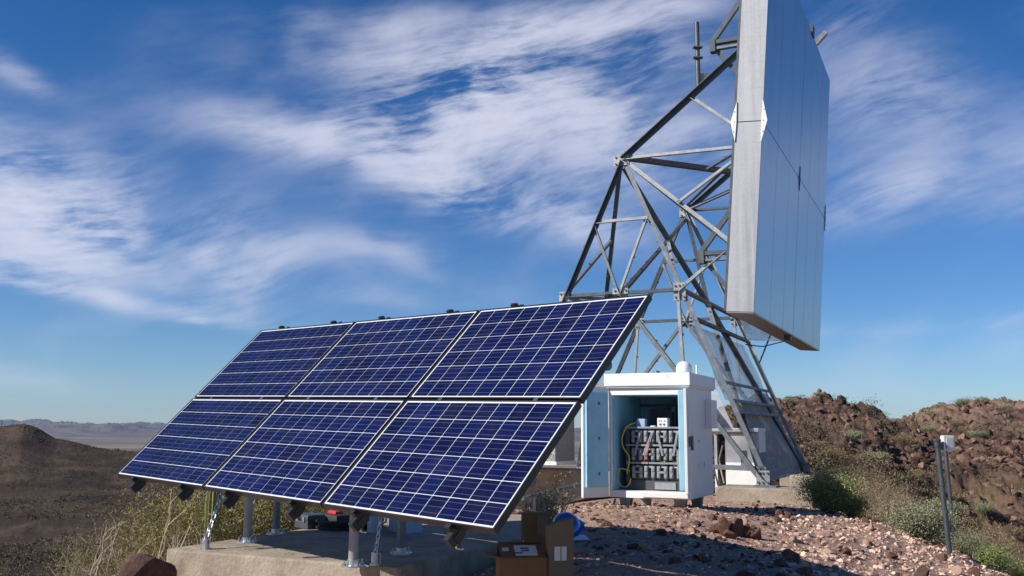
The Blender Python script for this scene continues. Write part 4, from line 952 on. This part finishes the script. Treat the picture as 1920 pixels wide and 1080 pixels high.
for (j_, l_) in zip(jag, jl): rock(j_[0], j_[1], j_[2], j_[3], 'rock', l_, 'rocks of the jagged outcrop before the cabinet', .35, (.12, j_[5], .4), j_[4], name='outcrop_rock')
rock(1455, 11.9, .12, 2, 'rock', 'left of two pointed red rocks in front of pier', None, .3, (.1, -.2, .4), (.5, .5, 1), name='outcrop_rock')
rock(1470, 11.9, .13, 5, 'rock', 'right of two pointed red rocks in front of pier', None, .3, (.1, .3, .4), (.5, .5, 1), name='outcrop_rock')
rock(1752, 8.55, .16, 3, 'rock', 'big brown angular boulder left of the conduit post foot', None, .35, (.1, .2, .3), (1, .8, 1), name='boulder')
rock(1712, 8.7, .12, 6, 'rock_dark', 'dark upright boulder next to the big brown boulder', None, .35, (.2, .3, 1.3), (.8, .7, 1.2), name='boulder')
rock(1735, 8.3, .09, 7, 'rock', 'smaller brown boulder before the big brown boulder', None, .3, name='boulder')
# loose rocks of hand size and up on the near ground
cnt = 0
for k in range(150):
    px = random.uniform(1000, 1900); Yd = 7+random.random()**1.2*7
    p = ground_at(px, Yd); dist = abs((p-FL).dot(CX)-.5)
    if -.2 < (p-FL).dot(CX) < 1.3 and -.3 < (p-FL).dot(CU) < 1.5: continue
    if abs((p-T(.25, 0, 0)).dot(W)) < .8 and abs((p-T(.25, 0, 0)).dot(U)) < .6: continue
    if 1340 < px < 1430 and 8.6 < Yd < 10: continue
    m_ = random.choice(['rock', 'rock', 'rock_pale', 'rock_pale', 'rock_dark'])
    lb = {'rock': 'loose brown stone lying on the gravel before the tower', 'rock_pale': 'loose pale tan stone lying on the gravel before the tower', 'rock_dark': 'loose dark stone lying on the gravel before the tower'}[m_]
    rock(px, Yd, random.uniform(.03, .075)*(1.0 if px < 1450 else 1.25), random.randrange(10), m_, lb, {'rock': 'loose brown stones', 'rock_pale': 'loose pale stones', 'rock_dark': 'loose dark stones'}[m_], .2, name='stone')

def ico(sub):
    bm = bmesh.new(); bmesh.ops.create_icosphere(bm, subdivisions=sub, radius=1); v = np.array([tuple(p.co) for p in bm.verts]); f = np.array([[q.index for q in p.verts] for p in bm.faces]); bm.free(); return v, f
def scatter(name, pos, size, sub, m, kind_label=None, flat=.6, seed=0):
    v, f = ico(sub); n = len(pos); g = np.random.default_rng(seed)
    vs = np.repeat(v[None], n, 0)
    for k in range(5):      # chop with random planes
        nn = g.normal(size=(n, 1, 3)); nn /= np.linalg.norm(nn, axis=2, keepdims=True); d = g.uniform(.22, .62, (n, 1))
        e = np.maximum((vs*nn).sum(2)-d, 0); vs = vs-nn*e[..., None]
    vs = vs*(1+g.uniform(-.08, .08, vs.shape))*np.stack([np.ones(n), g.uniform(.6, 1, n), g.uniform(flat*.7, flat*1.4, n)], 1)[:, None]
    a = g.uniform(0, 6.28, n); ca, sa = np.cos(a)[:, None], np.sin(a)[:, None]; b = g.uniform(-.5, .5, n); cb_, sb_ = np.cos(b)[:, None], np.sin(b)[:, None]
    x, y, z = vs[..., 0], vs[..., 1], vs[..., 2]; y, z = y*cb_-z*sb_, y*sb_+z*cb_; x, y = x*ca-y*sa, x*sa+y*ca
    vs = np.stack([x, y, z], 2)*np.asarray(size)[:, None, None]+np.asarray(pos)[:, None]
    F_ = (f[None]+np.arange(n)[:, None, None]*len(v)).reshape(-1, 3)
    o = np_mesh(name, vs.reshape(-1, 3), F_, m); tag(o, kind='stuff'); return o
def samp(n, p0, p1, y0, y1, pw=1.0, seed=0):
    g = np.random.default_rng(seed); px = g.uniform(p0, p1, n); Y_ = y0*(y1/y0)**(g.random(n)**pw); x = (px-960)/F_PX*Y_
    return x, Y_
x, y = samp(52000, 880, 2150, 5.5, 15.5, 1, 5); z = H(x, y)
cl = fbm(x/.8, y/.8, 4, .6, 77); keep = (np.random.default_rng(1).random(len(x)) < np.clip(.6+1.2*cl, .08, 1))
q = np.stack([x, y, z], 1)-np.array(FL); ins = (np.abs((q@np.array(CX))-.5) < .6) & (np.abs((q@np.array(CU))-.6) < .7) & False
kd = np.stack([x, y], 1)-np.array([K.x, K.y]); onsl = ((kd@np.array([dl.x, dl.y])) > -.02) & ((kd@np.array([dl.x, dl.y])) < wl+.02) & ((kd@np.array([du.x, du.y])) > -.02) & ((kd@np.array([du.x, du.y])) < 4.3)
keep &= ~onsl; x, y, z = x[keep], y[keep], z[keep]
sz = .0045+.028*np.random.default_rng(2).random(len(x))**5
o_ = scatter('gravel', np.stack([x, y, z+sz*.15], 1), sz, 1, M['gravel'], flat=.42, seed=3); tag(o_, kind='stuff')
x, y = samp(2400, 1450, 2000, 6.5, 13, 1, 15); z = H(x, y); sz = .012+.042*np.random.default_rng(6).random(len(x))**1.7
scatter('stone_litter', np.stack([x, y, z+sz*.2], 1), sz, 1, M['gravel'], seed=8)
x, y = samp(900, 930, 1500, 7.5, 15.5, 1, 16); z = H(x, y); sz = .016+.032*np.random.default_rng(9).random(len(x))**2
scatter('stone_litter', np.stack([x, y, z+sz*.2], 1), sz, 1, M['rubble'], seed=18)
# broken rock over the right hand hills
x, y = samp(34000, 1180, 2250, 17, 105, .7, 25); z = H(x, y); g_ = np.random.default_rng(26)
cl = fbm(x/6, y/6, 4, .6, 88); kp = g_.random(len(x)) < np.clip(.38+2.0*cl+(y > 30)*.12, .03, 1); x, y, z = x[kp], y[kp], z[kp]
sz = (.035+.30*g_.random(len(x))**4)*np.clip(y/45, .5, 1.25)
scatter('hill_rubble', np.stack([x, y, z+sz*.1], 1), sz, 1, M['rubble'], flat=.75, seed=28)
x, y = samp(2600, -150, 1000, 9, 30, 1, 35); z = H(x, y); g_ = np.random.default_rng(36)
kd = np.stack([x, y], 1)-np.array([K.x, K.y]); onsl = ((kd@np.array([dl.x, dl.y])) > -.3) & ((kd@np.array([dl.x, dl.y])) < wl+.3) & ((kd@np.array([du.x, du.y])) > -.3) & ((kd@np.array([du.x, du.y])) < 4.6)
x, y, z = x[~onsl], y[~onsl], z[~onsl]; sz = .03+.12*g_.random(len(x))**2.5
scatter('slope_rubble', np.stack([x, y, z], 1), sz, 1, M['rubble'], seed=38)

# ------------------------------------------------------------------ plants
def plant_meshes(seed, rx, ry, hz, nstem, nleaf, ls, up=.5, stem_r=.006, clump=12, dens_top=1.0, curl=.3, longleaf=1.0):
    r_ = random.Random(seed); g = np.random.default_rng(seed); st = MB(); tips = []
    for k in range(nstem):
        a = r_.uniform(0, 6.28); rr = math.sqrt(r_.random()); e = V(math.cos(a)*rx*rr, math.sin(a)*ry*rr, hz*(up+(1-up)*math.sqrt(max(0, 1-rr*rr*.8)))*r_.uniform(.7, 1.0))
        p = V(r_.uniform(-.06, .06)*rx, r_.uniform(-.06, .06)*ry, -.05); pts = [p]
        for s_ in range(1, 6):
            x_ = s_/5; q = p.lerp(e, x_)+V(r_.gauss(0, curl*.1*rx), r_.gauss(0, curl*.1*ry), hz*.12*math.sin(math.pi*x_)*r_.uniform(.2, 1.4)); pts.append(q)
        st.tube(pts, [stem_r*(1-.14*i) for i in range(6)], 4, False); tips += pts[2:]
        for b in range(3):
            s0_ = r_.choice(pts[2:5]); e2 = s0_+V(r_.gauss(0, .22*rx), r_.gauss(0, .22*ry), abs(r_.gauss(0, .2*hz))); st.tube([s0_, s0_.lerp(e2, .5)+V(0, 0, .03*hz), e2], [stem_r*.5, stem_r*.4, stem_r*.25], 3, False); tips += [e2, s0_.lerp(e2, .6)]
    tips = np.array([tuple(p) for p in tips]); cen = tips[g.integers(0, len(tips), nleaf)]+g.normal(size=(nleaf, 3))*np.array([rx, ry, hz])*.75/clump**.9*2
    cen[:, 2] = np.maximum(cen[:, 2], .01)
    d1 = g.normal(size=(nleaf, 3)); d1 /= np.linalg.norm(d1, axis=1, keepdims=True); d2 = np.cross(d1, g.normal(size=(nleaf, 3))); d2 /= np.linalg.norm(d2, axis=1, keepdims=True)
    L = ls*g.uniform(.6, 1.3, (nleaf, 1)); v = np.stack([cen-d1*L*longleaf, cen+d2*L*.45, cen+d1*L*longleaf, cen-d2*L*.45], 1).reshape(-1, 3)
    return st, v, np.arange(nleaf*4).reshape(-1, 4)
proto = {}
def plant(key, pos, label, cat='bush', group=None, scale=1.0, rz=0, name='bush', leafm='leaf', stemm='twig_dark', **kw):
    if key not in proto:
        st, v, f = plant_meshes(**kw)
        me1 = bpy.data.meshes.new('stems'); me1.from_pydata(st.v, [], st.f); me1.materials.append(M[stemm])
        o = np_mesh('foliage', v, f, M[leafm]); me2 = o.data; bpy.data.objects.remove(o); proto[key] = (me1, me2)
    root_ = bpy.data.objects.new(name, None); COL.objects.link(root_); root_.location = pos; root_.scale = (scale,)*3; root_.rotation_euler = (0, 0, rz); tag(root_, label, cat, group)
    for nm_, me in zip(('stems', 'foliage'), proto[key]):
        c = bpy.data.objects.new(nm_, me); COL.objects.link(c); c.parent = root_
    return root_
plant('green', ground_at(1545, 13.2), 'bright green leafy bush growing right of the tower pier', rx=.50, ry=.45, hz=.52, seed=3, nstem=75, nleaf=8000, ls=.0145, stem_r=.006, curl=.8, leafm='leaf', name='green_bush')
plant('green', ground_at(1590, 13.5), 'smaller green bush touching right side of the pier bush', scale=.62, rz=2.0, leafm='leaf', name='green_bush')
plant('grey', ground_at(1718, 11.9), 'wide grey green low shrub left of the conduit post', rx=.48, ry=.40, hz=.40, seed=5, nstem=90, nleaf=11000, ls=.012, stem_r=.0045, curl=.8, leafm='leaf_grey', name='low_shrub')
plant('grey', ground_at(1790, 11.7), 'small grey green shrub touching right side of conduit post', scale=.62, rz=1.2, leafm='leaf_grey', name='low_shrub')
plant('green', ground_at(1920, 12.2), 'green bush cut off by right picture edge', scale=.75, rz=4, name='green_bush')
plant('green', ground_at(1835, 13.6), 'dark green bush in the gully behind the shaded bank', scale=.8, rz=3, name='green_bush')
plant('dry', ground_at(1625, 16.5), 'tall dry yellowish bush behind the green bush', rx=.75, ry=.7, hz=.85, seed=8, nstem=70, nleaf=16000, ls=.011, stem_r=.006, leafm='leaf_dry', stemm='twig', name='dry_bush')
plant('dry', ground_at(1570, 19.5), 'dry brown bush on slope above the green bush', scale=1.0, rz=2.2, name='dry_bush')
plant('dry', ground_at(1672, 15.5), 'pale twiggy dry bush above the grey green shrub', scale=.75, rz=1.1, name='dry_bush')
plant('dry', ground_at(1830, 17.5), 'dry bush to right of the conduit posts', scale=1.15, rz=1.9, name='dry_bush')
plant('creosote', ground_at(1036, 9.6), 'thin leggy creosote bush left of the open cabinet door', rx=.22, ry=.3, hz=.52, seed=12, nstem=20, nleaf=1400, ls=.012, stem_r=.008, up=.7, leafm='leaf_yellow', stemm='twig', name='creosote_bush')
plant('creosote', ground_at(1008, 9.9), 'leggy creosote bush tucked behind edge of solar array', scale=.8, rz=2, name='creosote_bush')
# yellow-green palo verde thicket behind and left of the slab
i_ = 0
for (px, Yd, sc_, key, lb) in ((330, 11.0, 1.0, 'pv', 'leftmost yellow green thicket bush with pale bare branches beside slab'), (400, 11.8, 1.15, 'pv', 'dense yellow green bush behind left slab corner around cactus'), (500, 12.3, 1.1, 'pv', 'yellow green bush seen behind the left front post'), (575, 12.8, 1.05, 'pv', 'yellow green bush behind middle of the slab'), (250, 12.0, .8, 'pvb', 'sparse yellow brown bush with pale twigs at lower left'), (460, 14.5, 1.1, 'pv', 'farther yellow green bush behind the slab thicket'), (190, 14.5, .9, 'pvb', 'small sparse yellow bush at far left of thicket'), (650, 13.5, 1.1, 'pv', 'yellow green bush behind right part of slab')):
    if key == 'pv': plant('pv', ground_at(px, Yd), lb, rx=.75, ry=.7, hz=1.15, seed=21, nstem=46, nleaf=17000, ls=.0085, stem_r=.007, up=.35, curl=1.1, longleaf=2.4, leafm='leaf_yellow', stemm='twig', name='palo_verde_bush', scale=sc_, rz=i_*1.3)
    else: plant('pvb', ground_at(px, Yd), lb, rx=.8, ry=.7, hz=1.05, seed=24, nstem=26, nleaf=5000, ls=.009, stem_r=.005, up=.35, curl=1.4, longleaf=1.5, leafm='leaf_yellow', stemm='twig', name='palo_verde_bush', scale=sc_, rz=i_*1.3)
    i_ += 1
# bare pale branches in front of thicket
for k, (px, Yd, lb) in enumerate(((352, 8.6, 'bare pale forked branches standing beside left slab edge'), (290, 9.2, 'bare twisted pale twigs left of the large boulder'), (235, 10.0, 'low tangle of bare pale twigs at lower left'))):
    r_ = random.Random(57+k); mb = MB(); g0 = ground_at(px, Yd)
    for s_ in range(4):
        p = g0+V(r_.uniform(-.22, .22), r_.uniform(-.1, .1), -.05); d = V(r_.uniform(-.35, .35), r_.uniform(-.2, .2), 1).normalized(); pts = [p]; nq = r_.choice((11, 14, 17))
        for q in range(nq): d = (d+V(r_.gauss(0, .17), r_.gauss(0, .1), .02)).normalized(); p = p+d*.075; pts.append(p)
        mb.tube(pts, [.0095-.007*i/nq for i in range(nq+1)], 5, False)
        for b in range(3):
            p = r_.choice(pts[4:nq-2]); d2 = V(r_.uniform(-.8, .8), r_.uniform(-.3, .3), .8).normalized(); pt = [p]
            for q in range(7): d2 = (d2+V(r_.gauss(0, .22), 0, r_.gauss(0, .12))).normalized(); p = p+d2*.055; pt.append(p)
            mb.tube(pt, [.005-.0005*i for i in range(8)], 4, False)
    tag(mb.build('bare_branches', M['twig'], None, True), lb, 'dead bush')
# saguaro trunk among the thicket
cp = ground_at(408, 10.9); prof = []; nrib = 14
mb = MB(); base = []; rings = 16; nseg = nrib*4; hc = 1.25
vs, fs = [], []
for j in range(rings+1):
    z_ = hc*j/rings; r_ = .085*(1.0 if j < rings-2 else [.93, .7, .25][j-rings+2])
    for k in range(nseg):
        a = 2*math.pi*k/nseg; rr = r_*(1+.10*math.cos(a*nrib)); vs.append((cp.x+rr*math.cos(a), cp.y+rr*math.sin(a), cp.z+z_))
for j in range(rings):
    for k in range(nseg): a, b = j*nseg+k, j*nseg+(k+1) % nseg; fs.append((a, b, b+nseg, a+nseg))
fs.append(tuple(rings*nseg+k for k in range(nseg)))
mb.face_block(vs, fs); tag(mb.build('saguaro_cactus', M['cactus'], None, True), 'ribbed green cactus column behind left end of the array', 'cactus')
# shrubs dotted over the right hand hills
spots = [(1480, 52, .5), (1520, 40, .45), (1555, 31, .6), (1600, 36, .55), (1640, 33, .55), (1575, 26, .5), (1620, 24, .6), (1660, 27, .6), (1690, 40, .55), (1655, 62, .7), (1700, 84, .9), (1672, 88, .9), (1745, 75, .7), (1830, 60, .7), (1870, 52, .6), (1890, 84, .9), (1845, 88, .8), (1910, 66, .7), (1850, 40, .6), (1900, 38, .6), (1880, 31, .6), (1835, 33, .5), (1780, 47, .6), (1720, 33, .6), (1760, 30, .6), (1590, 48, .4), (1500, 30, .5), (1810, 78, .8), (1740, 58, .6), (1790, 66, .6), (1700, 26, .6), (1740, 24, .55), (1905, 26, .7), (1860, 25, .6), (1925, 48, .8), (1465, 40, .5), (1537, 53, .35), (1700, 21, .6), (1780, 21, .6)]
for k, (px, Yd, sc_) in enumerate(spots):
    if k % 3 == 2: plant('hs2', ground_at(px, Yd), 'small dry tan shrub on the rocky hillside', group='dry shrubs on the rocky hills', rx=1, ry=1, hz=.8, seed=33, nstem=30, nleaf=2600, ls=.045, stem_r=.01, leafm='leaf_dry', stemm='twig', name='hill_shrub', scale=sc_*.85, rz=k)
    else: plant('hs1', ground_at(px, Yd), 'small rounded grey green shrub on the rocky hillside', group='grey green shrubs on the rocky hills', rx=1, ry=1, hz=.75, seed=31, nstem=30, nleaf=5200, ls=.045, stem_r=.01, leafm='leaf_grey', name='hill_shrub', scale=sc_*.8, rz=k)
# scrub over the far left slope and the hill foot: too much to count
def scrub(name, n, p0, p1, y0, y1, size, leaves, m, seed, pw=1.0):
    g = np.random.default_rng(seed); x, y = samp(n, p0, p1, y0, y1, pw, seed); k = g.random(n) < np.clip(.6+1.2*fbm(x/25, y/25, 3, .5, seed), .1, 1); x, y = x[k], y[k]; n = len(x); z = H(x, y)
    s_ = size*g.uniform(.4, 1.3, n); c = np.stack([x, y, z], 1)[:, None]+g.normal(size=(n, leaves, 3))*np.array([.45, .45, .25])*s_[:, None, None]+np.array([0, 0, .3])*s_[:, None, None]
    d1 = g.normal(size=c.shape); d1 /= np.linalg.norm(d1, axis=2, keepdims=True); d2 = np.cross(d1, g.normal(size=c.shape)); d2 /= np.linalg.norm(d2, axis=2, keepdims=True)
    L = (s_*(.2 if leaves < 30 else .07))[:, None, None]; v = np.stack([c-d1*L, c+d2*L*.7, c+d1*L, c-d2*L*.7], 2).reshape(-1, 3)
    tag(np_mesh(name, v, np.arange(len(v)).reshape(-1, 4), m), kind='stuff')
scrub('hillside_scrub', 14000, -400, 760, 95, 440, .62, 22, M['scrub'], 61)
scrub('bank_scrub', 1500, -300, 400, 13, 34, .26, 90, M['scrub'], 62)
scrub('hill_brush', 1100, 1300, 2150, 24, 98, .55, 90, M['scrub'], 64)
x, y = samp(1500, -80, 330, 370, 436, 1, 45); z = H(x, y); g_ = np.random.default_rng(46); cl = fbm(x/14, y/14, 3, .5, 99); kp = g_.random(len(x)) < np.clip(.2+1.8*cl, 0, 1); x, y, z = x[kp], y[kp], z[kp]
scatter('crest_rubble', np.stack([x, y, z], 1), .2+.75*g_.random(len(x))**2.5, 1, M['rock_dark'], seed=48)
g_ = np.random.default_rng(51); n_ = 90; aa, bb_ = g_.uniform(.04, wl-.04, n_), .04+2.4*g_.random(n_)**1.5
scatter('slab_debris', np.stack([K.x+dl.x*aa+du.x*bb_, K.y+dl.y*aa+du.y*bb_, np.full(n_, zs+.003)], 1), .003+.009*g_.random(n_)**2, 1, M['gravel'], seed=52)
scrub('dry_brush', 900, 1560, 2100, 15, 34, .32, 110, M['leaf_dry'], 63)
for o in list(bpy.data.objects):
    if '_w' in o: del o['_w']
